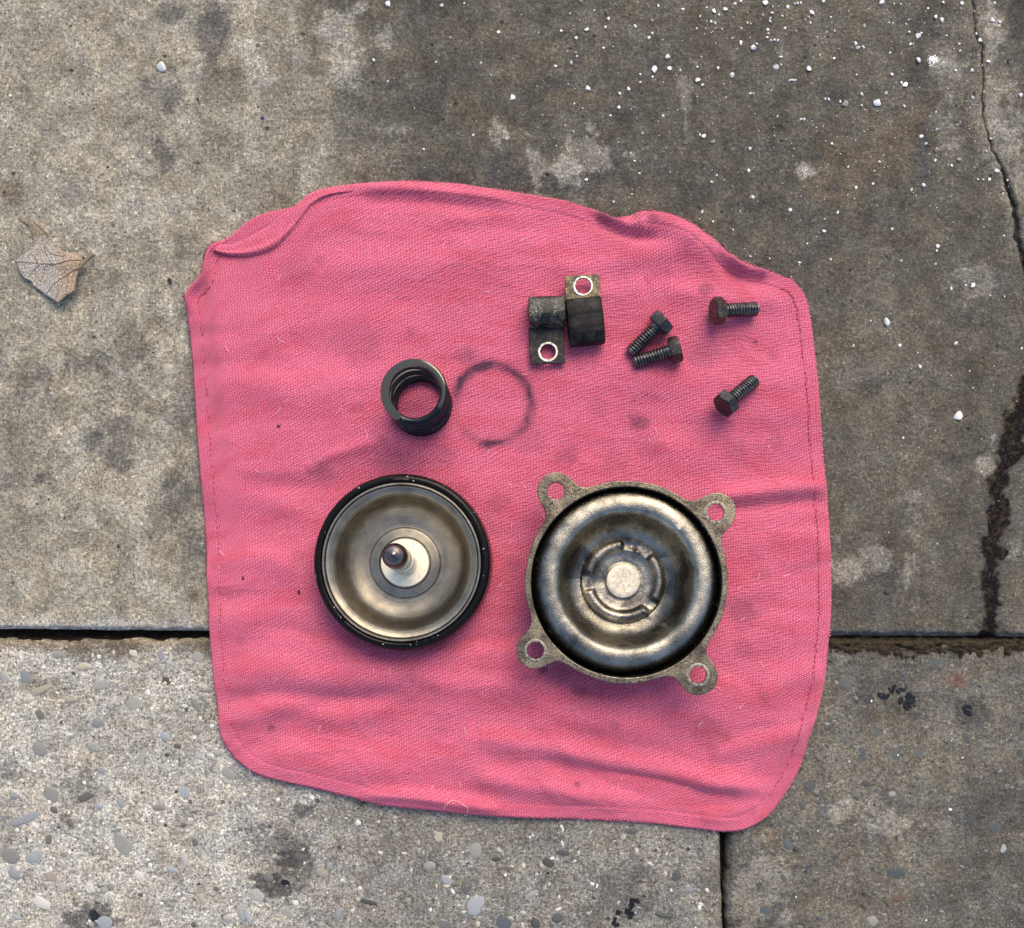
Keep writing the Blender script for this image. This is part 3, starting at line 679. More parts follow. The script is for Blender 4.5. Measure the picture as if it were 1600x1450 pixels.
def cloth_mat(name, with_attr=True):
    t = NT(name); v = t.co()
    if with_attr:
        uv = t.n('Attribute', attribute_name='weave').outputs['Vector']
        stn = t.n('Attribute', attribute_name='stain').outputs['Fac']
    else:
        uv, stn = t.n('Mapping', {'Vector': v, 'Rotation': (0, 0, .5)}).outputs[0], 0.0
    wob = t.n('TexNoise', {'Vector': uv, 'Scale': .03, 'Detail': 3}).outputs['Color']
    uvd = t.n('VectorMath', {0: uv, 1: t.n('VectorMath', {0: wob, 3: 10.0}, operation='SCALE').outputs[0]}, operation='ADD').outputs[0]
    sx = t.n('SeparateXYZ', {0: uvd})
    X, Y = sx.outputs[0], sx.outputs[1]
    P2 = 2 * math.pi
    a = t.math('SINE', t.math('MULTIPLY', X, P2 / 4.1))
    row = t.math('FLOOR', t.math('DIVIDE', X, 4.1))
    b = t.math('SINE', t.math('MULTIPLY_ADD', Y, P2 / 4.0, t.math('MULTIPLY', row, P2 * .36)))
    yarn = t.math('MULTIPLY', t.math('MULTIPLY_ADD', a, .5, .5), t.math('MULTIPLY_ADD', b, .5, .5))
    diag = t.math('SINE', t.math('MULTIPLY', t.math('MULTIPLY_ADD', X, .55, Y), P2 / 6.4))
    fz = t.noise(uv, .34, 4, .7)
    h = t.math('ADD', t.math('MULTIPLY', yarn, t.map(fz, .35, .65, .35, .75)), t.math('MULTIPLY', diag, .08))
    fl = t.noise(uv, .09, 4, .6)
    h2 = t.math('ADD', h, t.math('MULTIPLY', fz, .75))
    c = t.mix(t.map(h2, .16, .85), rgb(.26, .030, .062), rgb(.65, .148, .228))  # gaps between yarns darkened in the colour, painted occlusion of the weave
    c = t.mix(t.map(fl, .35, .68, 0, .55), c, t.mix(1.0, c, rgb(1.02, 1.35, 1.36), 'MULTIPLY'))
    # faded flecks and lint
    lint = t.math('GREATER_THAN', t.noise(uv, .26, 2, .5), .755)
    c = t.mix(t.math('MULTIPLY', lint, .45), c, rgb(.9, .5, .55))
    fold_shade = t.noise(t.n('Mapping', {'Vector': uv, 'Scale': (.0085, .026, 1), 'Rotation': (0, 0, .10)}).outputs[0], 1.0, 4, .6)  # red bands stretched along the weave paint fold shading into the cloth colour
    c = t.mix(t.map(fold_shade, .46, .66, 0, .60), c, t.mix(1.0, c, rgb(.86, .60, .58), 'MULTIPLY'))
    sm = t.math('MULTIPLY', stn, t.map(fz, .3, .7, .7, 1.1), clamp=True)
    c = t.mix(t.math('MULTIPLY', sm, 1.0, clamp=True), c, rgb(.07, .024, .045))
    return t.out(Base_Color=c, Roughness=.95, Specular_IOR_Level=.15, Sheen_Weight=.12, Normal=t.bump(h2, .00036))
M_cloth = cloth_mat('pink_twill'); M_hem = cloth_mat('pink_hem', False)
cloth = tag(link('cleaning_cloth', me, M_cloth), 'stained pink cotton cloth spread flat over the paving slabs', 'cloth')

# rolled flap along the upper left edge
fo = resample(catmull([(336,386),(362,372),(392,348),(420,336),(460,326),(485,306),(512,297),(560,291),(620,288),(690,289)]), 120)
fi = resample(catmull([(338,396),(362,403),(395,404),(430,393),(455,370),(474,345),(490,325),(515,311),(560,305),(620,302),(690,297)]), 120)
NC = 22; V = []
for k in range(NC):
    f = k / (NC - 1)
    q = fo * (1 - f) + fi * f
    wid = np.linalg.norm(fo - fi, axis=1)
    tq = np.linspace(0, 1, 120)
    prof = math.sin(math.pi * min(1, f * .5 + .12)) ** .8
    ht = (.0016 + np.clip(wid / 60, .1, 1) * .0012) * (1 - .55 * smooth(.5, 1, tq))
    z = .0012 + ht * prof
    z = z + .0013 * np.exp(-((f - .92) / .10) ** 2) * (1 - .7 * smooth(.6, 1, tq))
    # inner crease of the flap
    cr = np.exp(-((f - (.30 + 0 * tq)) / .12) ** 2) * smooth(.02, .08, tq) * smooth(.30, .18, tq)
    z = z - .0022 * cr
    if k == NC - 1: z = z - .0012
    q = q + np.array([[0, 0]])
    V.append(np.stack([(q[:, 0] - 800) * S, (725 - q[:, 1]) * S, z], -1))
q = fi + (fo - fi) / (np.linalg.norm(fo - fi, axis=1)[:, None] + 1) * 2.5
V.append(np.stack([(q[:, 0] - 800) * S, (725 - q[:, 1]) * S, .0003 + 0 * q[:, 0]], -1))
V.insert(0, np.stack([(fo[:, 0] - 800) * S, (725 - fo[:, 1]) * S, -.0010 + 0 * fo[:, 0]], -1))
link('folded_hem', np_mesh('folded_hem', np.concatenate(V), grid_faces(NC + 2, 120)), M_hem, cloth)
# overlock stitches round the edge
peri = outline; d_ = np.r_[0, np.cumsum(np.linalg.norm(np.diff(peri, axis=0), axis=1))]
nst = int(d_[-1] / 4.6); po = resample(peri, nst)
tg = np.gradient(po, axis=0); tg /= np.linalg.norm(tg, axis=1)[:, None]; nrm = np.stack([-tg[:, 1], tg[:, 0]], -1)
if nrm[nst // 8] @ (np.array([800, 800]) - po[nst // 8]) < 0: nrm = -nrm
parts = []; rs = np.random.RandomState(4)
zin = cloth_z(po[:, 0] + nrm[:, 0] * 5, po[:, 1] + nrm[:, 1] * 5, np.full(nst, 5.0))
for k in range(nst):
    if abs(po[k, 0] - 480) < 150 and po[k, 1] < 405 and po[k, 0] > 345: continue
    j_ = rs.uniform(-1.5, 1.5, 4)
    if rs.rand() < .25: continue
    a = po[k] - nrm[k] * (.3 + .6 * j_[0]); b = po[k] + nrm[k] * (4.5 + j_[1] * 1.5) + tg[k] * (2.2 + j_[2])
    m_ = (a + b) / 2
    pts = [((a[0] - 800) * S, (725 - a[1]) * S, .0004), ((m_[0] - nrm[k, 0] - 800) * S, (725 - m_[1] + nrm[k, 1]) * S, zin[k] * .8 + .0004), ((b[0] - 800) * S, (725 - b[1]) * S, zin[k] + .00035)]
    parts.append(tube(pts, .00034 * (1 + .3 * j_[3]), 5))
tag(link('stitching', np_mesh('stitching', *joined(parts)), M_hem, cloth), kind='stuff')
parts = []
nse = int(d_[-1] / 8.5); pe = resample(peri, nse); te = np.gradient(pe, axis=0); te /= np.linalg.norm(te, axis=1)[:, None]; ne = np.stack([-te[:, 1], te[:, 0]], -1)
if ne[nse // 8] @ (np.array([800, 800]) - pe[nse // 8]) < 0: ne = -ne
for k in range(nse):
    if 345 < pe[k, 0] < 1215: continue
    if rs.rand() < .18: continue
    c0 = pe[k] + ne[k] * (20 + rs.uniform(-1.2, 1.2)); c1 = c0 + te[k] * rs.uniform(3.2, 5.0) + ne[k] * rs.uniform(-1, 1.4)
    zz_ = cloth_z(np.array([c0[0], c1[0]]), np.array([c0[1], c1[1]]), np.array([20., 20.])) + .0005
    parts.append(tube([((c0[0] - 800) * S, (725 - c0[1]) * S, zz_[0]), ((c1[0] - 800) * S, (725 - c1[1]) * S, zz_[1])], .00022, 5, False))
t = NT('seam_thread'); M_seam = t.out(Base_Color=rgb(.30, .035, .06), Roughness=.9)
tag(link('hem_seam', np_mesh('hem_seam', *joined(parts)), M_seam, cloth), kind='stuff')
parts = []
for k in range(70):
    x0, y0 = rs.uniform(340, 1250), rs.uniform(350, 1240); a_ = rs.uniform(0, 6.28); L_ = rs.uniform(5, 16); cv = rs.uniform(-.22, .22)
    pp = [(x0, y0)]
    for q_ in range(6): a_ += cv; pp.append((pp[-1][0] + math.cos(a_) * L_ / 6, pp[-1][1] + math.sin(a_) * L_ / 6))
    pp = np.array(pp); zz_ = cloth_z(pp[:, 0], pp[:, 1], np.full(7, 60.)) + .00055
    parts.append(tube(np.stack([(pp[:, 0] - 800) * S, (725 - pp[:, 1]) * S, zz_], -1), .00010, 4))
t = NT('lint_fibre'); M_lint = t.out(Base_Color=rgb(.80, .42, .46), Roughness=.9)
tag(link('lint', np_mesh('lint', *joined(parts)), M_lint, cloth), kind='stuff')
t = NT('thread'); M_thread = t.out(Base_Color=rgb(.70, .28, .33), Roughness=.9)
lt = catmull([(694,1262),(700,1252),(708,1246),(718,1248),(728,1254),(732,1258),(731,1268)], 6)
zt = cloth_z(lt[:, 0], lt[:, 1], np.full(len(lt), 30.)) + .0008
link('loose_thread', np_mesh('loose_thread', *tube(np.stack([(lt[:, 0] - 800) * S, (725 - lt[:, 1]) * S, zt], -1), .00017, 6)), M_thread, cloth)

def cz(px, py):
    return float(cloth_z(np.array([px, px], float), np.array([py, py], float), np.full(2, 60.))[0]) + .0004

# ------------------------------------------------------------------ metals
def metal(name, col, col2, rough=(.28, .5), scale=.08, mixr=(.4, .65), relief=.00015, met=1.0, met2=None, coat=0.0, rings=False, speck=0.0, speckcol=(.02, .015, .01)):
    t = NT(name); v = t.co()
    n = t.noise(v, scale, 6, .65); nf = t.noise(v, .55, 4, .7)
    f = t.map(n, *mixr)
    c = t.mix(f, rgb(*col), rgb(*col2))
    h = nf
    if rings:
        ln = t.n('VectorMath', {0: t.n('VectorMath', {0: v, 1: (1, 1, 0)}, operation='MULTIPLY').outputs[0]}, operation='LENGTH').outputs['Value']
        rv = t.n('CombineXYZ', {0: ln, 1: t.math('MULTIPLY', n, .6)}).outputs[0]
        rn = t.noise(rv, .55, 4, .75)
        c = t.mix(1.0, c, t.gray(t.map(rn, .34, .66, .62, 1.30)), 'MULTIPLY')
        h = t.math('ADD', t.math('MULTIPLY', nf, .5), t.math('MULTIPLY', rn, .8))
    mt = met
    if speck:
        sn = t.noise(v, .30, 4, .75)
        sf = t.math('MULTIPLY', t.map(sn, .62 - speck * .2, .66 - speck * .2), t.map(t.noise(v, .025, 3, .6), .42, .56, .15, 1.0))
        c = t.mix(sf, c, rgb(*speckcol))
        mt = t.math('SUBTRACT', met, t.math('MULTIPLY', sf, .8), clamp=True)
        h = t.math('SUBTRACT', h, t.math('MULTIPLY', sf, .8))
    r = t.map(t.math('ADD', t.math('MULTIPLY', n, .6), t.math('MULTIPLY', nf, .4)), .35, .65, rough[0], rough[1])
    return t.out(Base_Color=c, Metallic=mt, Roughness=r, Normal=t.bump(h, relief), Coat_Weight=coat, Coat_Roughness=.12, Specular_IOR_Level=.3)

M_bowl = metal('oily_bowl_steel', (.29, .262, .21), (.12, .110, .092), (.27, .40), .028, (.34, .70), .00014, rings=True)
M_washer = metal('pale_washer_steel', (.80, .74, .56), (.62, .56, .42), (.42, .55), .2, (.4, .7), .00008)
M_pin = metal('pin_steel', (.15, .125, .12), (.08, .065, .06), (.14, .28), .1, (.4, .7), .00004)
M_flange = metal('rusty_flange_steel', (.20, .165, .108), (.055, .041, .026), (.16, .30), .035, (.40, .64), .00022, met=.92, coat=.6, speck=.28)
M_pan = metal('pan_steel', (.34, .315, .255), (.11, .106, .095), (.20, .33), .022, (.40, .64), .00018, coat=.3, rings=False)
def oil_film(m):
    """patches of wet dark oil lying on the pressing"""
    nt = m.node_tree; b = nt.nodes['Principled BSDF']
    tc = nt.nodes.new('ShaderNodeTexCoord'); mp = nt.nodes.new('ShaderNodeMapping'); mp.inputs['Scale'].default_value = (1 / S,) * 3
    nz = nt.nodes.new('ShaderNodeTexNoise'); nz.inputs['Scale'].default_value = .019; nz.inputs['Detail'].default_value = 5; nz.inputs['Roughness'].default_value = .5; nz.inputs['Distortion'].default_value = .8
    nt.links.new(tc.outputs['Object'], mp.inputs[0]); nt.links.new(mp.outputs[0], nz.inputs['Vector'])
    mr = nt.nodes.new('ShaderNodeMapRange'); mr.inputs[1].default_value = .535; mr.inputs[2].default_value = .575
    # the oil has run down off the raised shoulder into the dish
    ln = nt.nodes.new('ShaderNodeVectorMath'); ln.operation = 'LENGTH'; nt.links.new(mp.outputs[0], ln.inputs[0])
    lm = nt.nodes.new('ShaderNodeMapRange'); lm.inputs[1].default_value = 88; lm.inputs[2].default_value = 112; lm.inputs[3].default_value = 0; lm.inputs[4].default_value = .12
    nt.links.new(ln.outputs['Value'], lm.inputs[0])
    sb = nt.nodes.new('ShaderNodeMath'); sb.operation = 'SUBTRACT'; nt.links.new(nz.outputs[0], sb.inputs[0]); nt.links.new(lm.outputs[0], sb.inputs[1])
    nt.links.new(sb.outputs[0], mr.inputs[0])
    old = b.inputs['Base Color'].links[0].from_socket
    mx = nt.nodes.new('ShaderNodeMix'); mx.data_type = 'RGBA'; mx.blend_type = 'MULTIPLY'
    mx.inputs[7].default_value = (.42, .40, .40, 1); nt.links.new(mr.outputs[0], mx.inputs[0]); nt.links.new(old, mx.inputs[6]); nt.links.new(mx.outputs[2], b.inputs['Base Color'])
    b.inputs['Coat Roughness'].default_value = .04
    m2 = nt.nodes.new('ShaderNodeMath'); m2.operation = 'MULTIPLY'; m2.inputs[1].default_value = .9; nt.links.new(mr.outputs[0], m2.inputs[0]); nt.links.new(m2.outputs[0], b.inputs['Coat Weight'])
oil_film(M_pan)
M_boss = metal('boss_steel', (.62, .57, .46), (.44, .39, .30), (.4, .55), .2, (.4, .65), .00025)
M_mark = metal('worn_bearing_mark', (.34, .32, .26), (.13, .11, .08), (.35, .5), .25, (.40, .62), .0003, speck=.25)
M_black = metal('oiled_black_steel', (.012, .012, .013), (.03, .028, .025), (.25, .45), .12, (.45, .7), .00015, met=.35, coat=.2)
M_spring = metal('black_spring_steel', (.010, .010, .012), (.06, .058, .048), (.10, .22), .10, (.55, .74), .00003, met=.85, coat=.25)
M_ground = M_spring
M_bright = metal('bare_worn_steel', (.85, .80, .68), (.62, .56, .42), (.3, .5), .15, (.45, .7), .0001)
M_eye = metal('worn_eyelet', (.80, .76, .66), (.34, .29, .20), (.3, .5), .22, (.46, .66), .0002, speck=.30)
M_tab = metal('rusty_tab_steel', (.16, .125, .06), (.05, .042, .026), (.25, .45), .09, (.4, .6), .0002, met=.6, coat=.4, speck=.25)
M_tabdark = metal('dark_tab_steel', (.008, .008, .008), (.045, .042, .03), (.16, .36), .10, (.45, .65), .0003, met=.5, coat=.15)
t = NT('black_rubber'); v = t.co(); n = t.noise(v, .22, 5, .7); n1 = t.noise(v, .05, 4, .6)
sp = t.math('GREATER_THAN', t.noise(v, .33, 3, .6), .70)
c = t.mix(t.map(n1, .48, .68, 0, .8), rgb(.005, .005, .006), rgb(.030, .029, .023))
M_rubber = t.out(Base_Color=c, Roughness=t.map(n, .3, .7, .28, .5), Normal=t.bump(n, .00022), Specular_IOR_Level=.10)
t = NT('wet_black_rubber'); v = t.co(); n = t.noise(v, .20, 5, .7); vo = t.vor(v, .22); vs = t.n('SeparateColor', {0: vo.outputs['Color']})
fl_ = t.math('MULTIPLY', t.math('LESS_THAN', vo.outputs['Distance'], .30), t.math('GREATER_THAN', vs.outputs[0], .93))
c = t.mix(t.math('MULTIPLY', fl_, .55), rgb(.004, .004, .004), rgb(.5, .47, .42))
M_seal = t.out(Base_Color=c, Roughness=t.map(n, .35, .65, .10, .28), Normal=t.bump(t.math('ADD', t.math('MULTIPLY', n, .35), fl_), .0003), Specular_IOR_Level=.12)
t = NT('oily_sleeve'); v = t.co(); n = t.noise(v, .16, 5, .7); n2 = t.noise(v, .45, 4, .7); n3 = t.noise(v, .04, 3, .6)
f = t.math('MULTIPLY', t.map(n2, .46, .62), t.map(n3, .38, .58))
c = t.mix(t.math('MULTIPLY', f, .75), rgb(.004, .004, .004), rgb(.34, .31, .21))
M_oily = t.out(Base_Color=c, Roughness=t.map(n, .35, .65, .10, .30), Normal=t.bump(t.math('ADD', n, t.math('MULTIPLY', n2, .5)), .0003), Specular_IOR_Level=.38)

# ------------------------------------------------------------------ servo piston (cup with pin)
PZ = cz(628, 878) + .0025
pc = P(627.5, 878, PZ + .012)
piston = tag(empty('servo_piston', (pc.x, pc.y, PZ)), 'round metal piston cup with black rubber rim and upright central pin', 'piston')
mm = .001
q = lambda pr: [(r * S, z * mm) for r, z in pr]
def cap_(r, z, Z): return (r * (H - PZ - z * mm) / H, z)
kz = lambda r, z: (r * S * (H - PZ - z * mm) / H, z * mm)
link('rubber_rim', lathe('rubber_rim', [kz(110, -2.2), kz(131, -2.2), kz(136.5, -1.0), kz(138, 4), kz(138, 9), kz(137, 11.2), kz(134, 12.2), kz(128, 12.4), kz(125.6, 11.8), kz(125, 10.5)], 160, 60, .0005), M_seal, piston)
bowl = link('bowl', lathe('bowl', [kz(124.8, 10.6), kz(124.6, 12.2), kz(123.8, 12.6), kz(121.0, 12.6), kz(120.2, 12.2), kz(119.4, 11.7), kz(118.4, 12.0), kz(116, 11.9), kz(112, 11.4), kz(107, 10.6), kz(104.5, 9.6),
      kz(102, 8.6), kz(98, 6.2), kz(92, 3.4), kz(85, 1.5), kz(77, .4), kz(69, -.2), kz(60, -.5), kz(56.2, -.5), kz(55.4, -.8), kz(54.6, -.8), kz(53.8, -.2), kz(46, .1), kz(41, .2), kz(39.5, -.4), kz(36, -.4), kz(10, -.4)], 160, 35), M_bowl, piston)
wo = P(632.3, 878.5, PZ + .003) - Vector((pc.x, pc.y, PZ))
link('washer', lathe('washer', [kz(38, -.4), kz(38, .8), kz(37.2, 1.2), kz(30, 1.25), kz(21, 1.25), kz(19, 1.2)], 96, 35), M_washer, piston, (wo.x * .4, wo.y * .4, 0))
pin = link('pin', lathe('pin', [kz(19.5, .2), kz(19.5, 12), kz(18.9, 13), kz(16.0, 13.4), kz(16.0, 15.8), kz(19.0, 16.2), kz(19.5, 17), kz(19.5, 24), kz(18.9, 25), kz(16.6, 25.3), kz(16.6, 27.0)], 64, 35), M_bright, piston, (wo.x * .4, wo.y * .4, 0))
pin.rotation_euler = (math.radians(-2.4), 0, 0)
link('tip', lathe('tip', [kz(17, 26.8), kz(19.6, 27.2), kz(20.2, 28), kz(20.2, 33.5), kz(19.4, 35.2), kz(17.0, 36.6), kz(13, 37.6), kz(9.0, 38.1), kz(8.0, 38.2), kz(5, 38.9), kz(.05, 39.2)], 64, 50), M_pin, pin)

# ------------------------------------------------------------------ end cover with four lugs
FZ = .0170; CZ0 = cz(979, 910) + .0014
FTOP = CZ0 + FZ
cc_ = P(979, 909.5, FTOP)
cover = tag(empty('end_cover', (cc_.x, cc_.y, CZ0)), 'round steel end cover with dished pan and four drilled mounting lugs', 'engine cover')
kc = (H - FTOP) / H
holes = [((790 + a / 3.816 - 979), -(720 + b / 3.816 - 909.5)) for a, b in ((300, 180), (1253, 307), (178, 1130), (1148, 1277))]
lug_r = [29.5, 30, 29, 30]; ext = [(0, 0), (2, 1), (-1, 0), (1, -2)]
def sdf(x, y):
    d = np.hypot(x, y) - 158.5
    for (hx, hy), lr, (ex, ey) in zip(holes, lug_r, ext):
        e = np.hypot(x - hx - ex, y - hy - ey) - lr
        k_ = 33.0; h_ = np.clip(.5 + .5 * (e - d) / k_, 0, 1)
        d = e * (1 - h_) + d * h_ - k_ * h_ * (1 - h_)
    return d
ths = np.linspace(0, 2 * math.pi, 360, endpoint=False); Rb = np.full(360, 230.0)
for _ in range(60):
    Rb -= sdf(Rb * np.cos(ths), Rb * np.sin(ths)) * .7
Rb += 2.0 * (fbm(np.cos(ths) * 6, np.sin(ths) * 6, 3, 15) - .5)
sc_ = S * kc
outl = [(r * math.cos(a) * sc_, r * math.sin(a) * sc_) for r, a in zip(Rb, ths)]
circ = lambda cx, cy, r, n=48: [((cx + r * math.cos(-2 * math.pi * i / n)) * sc_, (cy + r * math.sin(-2 * math.pi * i / n)) * sc_) for i in range(n)]
fme = curve_plate('flange', [outl, circ(0, 0, 149.5, 160)] + [circ(hx, hy, 13.2) for hx, hy in holes], .0012, .0003, 2)
fl = link('flange', fme, M_flange, cover, (0, 0, FZ - .0012))
for (hx, hy), rr_, mt_ in zip(holes, (18.5, 19, 18.5, 19.5), (0, 1, 1, 1)):
    if mt_ == 0: continue
    link('washer_mark', lathe('washer_mark', [(13.4 * sc_, -.0002), (13.6 * sc_, .00006), (15 * sc_, .00014), ((rr_ - 1.5) * sc_, .00012), (rr_ * sc_, -.0002)], 48, 60, .0001), M_mark, fl, (hx * sc_, hy * sc_, .0012))
kp = lambda r, z: (r * S * (H - CZ0 - (z + 2) * mm) / H, (z + 2) * mm)
link('seal_ring', lathe('seal_ring', [kp(150.3, 12.6), kp(150, 14.0), kp(148.4, 14.1), kp(147.2, 13.2), kp(146.7, 11.4), kp(146.4, 10.4), kp(146.2, 9.6), kp(146.0, 8.6), kp(145.6, 7.5)], 160, 60, .0003), M_seal, cover)
po_ = P(975.5, 907.5, CZ0 + .006) - Vector((cc_.x, cc_.y, CZ0))
prof = [(145.4, 8.6), (144.2, 9.8), (140.5, 11.0), (135, 12.2), (129, 13.0), (122, 13.3), (115, 13.3), (110, 12.9), (106, 11.9), (102.5, 10.1), (99, 7.9), (95, 5.5), (90, 3.0), (85, 1.1), (80, -.2), (74, -1.2), (69.5, -1.8), (67.2, -2.0), (65.6, -1.5), (63.8, -.5), (61, 0),
        (57, .2), (53, .2), (50, 0), (47.5, -.7), (45, -1.3), (41, -1.6), (36, -1.7), (31.5, -1.8), (28.6, -2.0), (27.2, -1.8)]
pr_ = [kp(r, z) for r, z in prof]
def panz(i, r, th):
    rp = prof[i][0]; z = pr_[i][1] + 0 * th
    dg = np.degrees(th) % 360
    arc = np.zeros_like(th)
    for a0, a1, h_ in ((92, 168, .9), (195, 308, 1.25), (328, 402, 1.15)):
        m_ = np.maximum(smooth(a0 - 4, a0 + 4, dg) * smooth(a1 + 5, a1 - 5, dg), smooth(a0 - 4, a0 + 4, dg + 360) * smooth(a1 + 5, a1 - 5, dg + 360))
        arc = np.maximum(arc, m_ * h_)
    ringw = math.exp(-((rp - 56) / 7.5) ** 4)
    z = z + (arc - .6) * ringw * .0021
    # a couple of dents and the general unevenness of the pressing
    z = z + (fbm(np.cos(th) * rp / 26, np.sin(th) * rp / 26, 4, 40) - .5) * .0006
    for (da, dr, dd_, s_) in ((44, 112, 5, .0009), (40, 104, 6, -.0008), (62, 84, 8, -.0006), (93, 120, 6, .0003), (76, 58, 7, -.0012), (308, 60, 6, .0012), (64, 50, 5, .001)):
        xx, yy = rp * np.cos(th) - dr * math.cos(math.radians(da)), rp * np.sin(th) - dr * math.sin(math.radians(da))
        z = z + s_ * np.exp(-(xx * xx + yy * yy) / dd_ ** 2)
    return r + 0 * th, z
pan = link('pan', polar_mesh('pan', [p[0] for p in pr_], panz, 220, 60), M_pan, cover, (po_.x, po_.y, 0))
link('centre_button', lathe('centre_button', [kp(27.6, -2.4), kp(27.2, -.8), kp(26.2, -.1), kp(24.4, .05), kp(18, 0), kp(9, -.05), kp(.05, -.05)], 64, 40, .0002), M_boss, pan)
link('shell', lathe('shell', [kp(27, -2.6), kp(27, -3.4), kp(86, -3.5), kp(112, 3.0), kp(138, 4.5), kp(147, 6.0), kp(150.5, 12.4)], 96, 50), M_black, cover)

# ------------------------------------------------------------------ coil spring
SZ = cz(655, 630) - .0003; SH = .0275
base = P(658, 633, SZ + .001)
spring = tag(empty('coil_spring', (base.x, base.y, SZ)), 'black steel coil spring standing upright beside the dark ring stain', 'spring')
wr = .00140; RR = .01105; turns = 4.7; NTN = int(turns * 56) + 1
tt = np.linspace(0, 1, NTN); deg0 = math.radians(-10)
a_ = deg0 + (1 - tt) * 0 + tt * turns * 2 * math.pi
# closed end coils: pitch grows after the first turn and shrinks before the last
tn = tt * turns
pz = np.interp(tn, [0, 1.0, 1.4, turns - 1.4, turns - 1.0, turns], [0, .0021, .0040, SH - .0040, SH - .0021, SH])
seg = 14; th = np.linspace(0, 2 * math.pi, seg, endpoint=False); V = []
for k in range(NTN):
    rad = wr * (.35 if k in (0, NTN - 1) else 1)
    r = RR + rad * 1.15 * np.cos(th); z = pz[k] + rad * .85 * np.sin(th)
    V.append(np.stack([r * math.cos(a_[k]), r * math.sin(a_[k]), np.clip(z, .0004, SH - .0004)], -1))
V = np.concatenate(V)
cme = np_mesh('coil', V, grid_faces(NTN, seg, True), 50)
set_attr(cme, 'ground', (V[:, 2] > SH - .00042).astype(np.float32))
nt = M_spring.node_tree; b_ = nt.nodes['Principled BSDF']
at = nt.nodes.new('ShaderNodeAttribute'); at.attribute_name = 'ground'
old = b_.inputs['Base Color'].links[0].from_socket
mx = nt.nodes.new('ShaderNodeMix'); mx.data_type = 'RGBA'; mx.inputs[7].default_value = (.075, .072, .058, 1)
nt.links.new(at.outputs['Fac'], mx.inputs[0]); nt.links.new(old, mx.inputs[6]); nt.links.new(mx.outputs[2], b_.inputs['Base Color'])
link('coil', cme, M_spring, spring)

# ------------------------------------------------------------------ rubber-sleeved clamps
def sleeve(name, w_, prof_o, prof_i, mat, parent, loc, rotz, seed):
    """hollow band: closed (y,z) profiles extruded along x with rounded ends"""
    po2 = resample(catmull(prof_o, 6, True), 72); pi2 = resample(catmull(prof_i, 6, True), 72)
    rows = []
    e = .0007
    for xk, f in ((-w_ / 2 + .0001, 1.0), (-w_ / 2 + .0001, .45), (-w_ / 2 + e * .35, .18), (-w_ / 2 + e, 0), (-w_ / 6, 0), (w_ / 6, 0), (w_ / 2 - e, 0), (w_ / 2 - e * .35, .18), (w_ / 2 - .0001, .45), (w_ / 2 - .0001, 1.0)):
        yz = po2 * (1 - f) + pi2 * f
        wob_ = (fbm(yz[:, 0] * 900 + seed, yz[:, 1] * 900 + xk * 500, 3, seed) - .5) * .0006
        rows.append(np.stack([np.full(72, xk), yz[:, 0] + wob_ * .5, yz[:, 1] + wob_], -1))
    rows.append(np.stack([np.full(72, w_ / 2 - .0004), pi2[:, 0], pi2[:, 1]], -1))
    rows.append(np.stack([np.full(72, -w_ / 2 + .0004), pi2[:, 0], pi2[:, 1]], -1))
    F = grid_faces(len(rows), 72, True)
    o = link(name, np_mesh(name, np.concatenate(rows), F, 60), mat, parent, loc)
    o.rotation_euler = (0, 0, rotz)
    return o

def quad_plate(pts, hole, hr, zc_, org, half):
    L = [P(x_, y_, zc_) - org for x_, y_ in pts]
    hc = P(hole[0], hole[1], zc_) - org
    # slightly rounded corners
    o = []
    n_ = len(L)
    for i_ in range(n_):
        p_, c__, nx_ = L[i_ - 1], L[i_], L[(i_ + 1) % n_]
        a = c__ + (p_ - c__).normalized() * .0007; b = c__ + (nx_ - c__).normalized() * .0007
        for f in (0, .33, .67, 1): 
            m_ = a.lerp(c__, f).lerp(c__.lerp(b, f), f); o.append((m_.x, m_.y))
    hh = [(hc.x + hr * math.cos(-2 * math.pi * i_ / 40), hc.y + hr * math.sin(-2 * math.pi * i_ / 40)) for i_ in range(40)]
    return curve_plate('metal_tab', [o, hh], half, .0002, 1), hc

# left clamp: tab below, raised sleeve above
zL = cz(855, 520)
orgL = P(855, 519, zL); orgL.z = zL
cl1 = tag(empty('rubber_clamp', orgL), 'shiny black sleeved clamp with its drilled metal tab at the bottom', 'clamp', 'sleeved clamps side by side on the cloth')
me_, hc = quad_plate([(825.4, 512), (879.6, 510), (883.2, 567.6), (829.2, 569.5)], (856.2, 550.5), 12.2 * S, zL + .0022, orgL, .0007)
link('metal_tab', me_, M_tabdark, cl1, (0, 0, .0022))
eyel = lambda r0, r1, h_: lathe('eyelet', [(r0 * S, -.0004), (r0 * S, h_ * .6), ((r0 + .8) * S, h_), ((r1 - 1) * S, h_), (r1 * S, h_ * .3), (r1 * S, -.0002)], 48, 40, .00012)
link('eyelet', eyel(12, 15.6, .00035), M_eye, cl1, (hc.x, hc.y, .0029))
po_o = [(-.0062, .0006), (-.0066, .004), (-.0060, .0078), (-.0030, .0098), (.0015, .0100), (.0048, .0088), (.0060, .0055), (.0058, .0012), (.003, .0002), (-.003, .0001)]
po_i = [(a * .68, .005 + (b - .005) * .64) for a, b in po_o]
lc = P(854.5, 482.5, zL + .008) - orgL
po_o = [(a * .93, b) for a, b in po_o]; po_i = [(a * .93, b) for a, b in po_i]
sleeve('rubber_sleeve', .01475, po_o, po_i, M_oily, cl1, (lc.x, lc.y, 0), math.radians(2), 3)
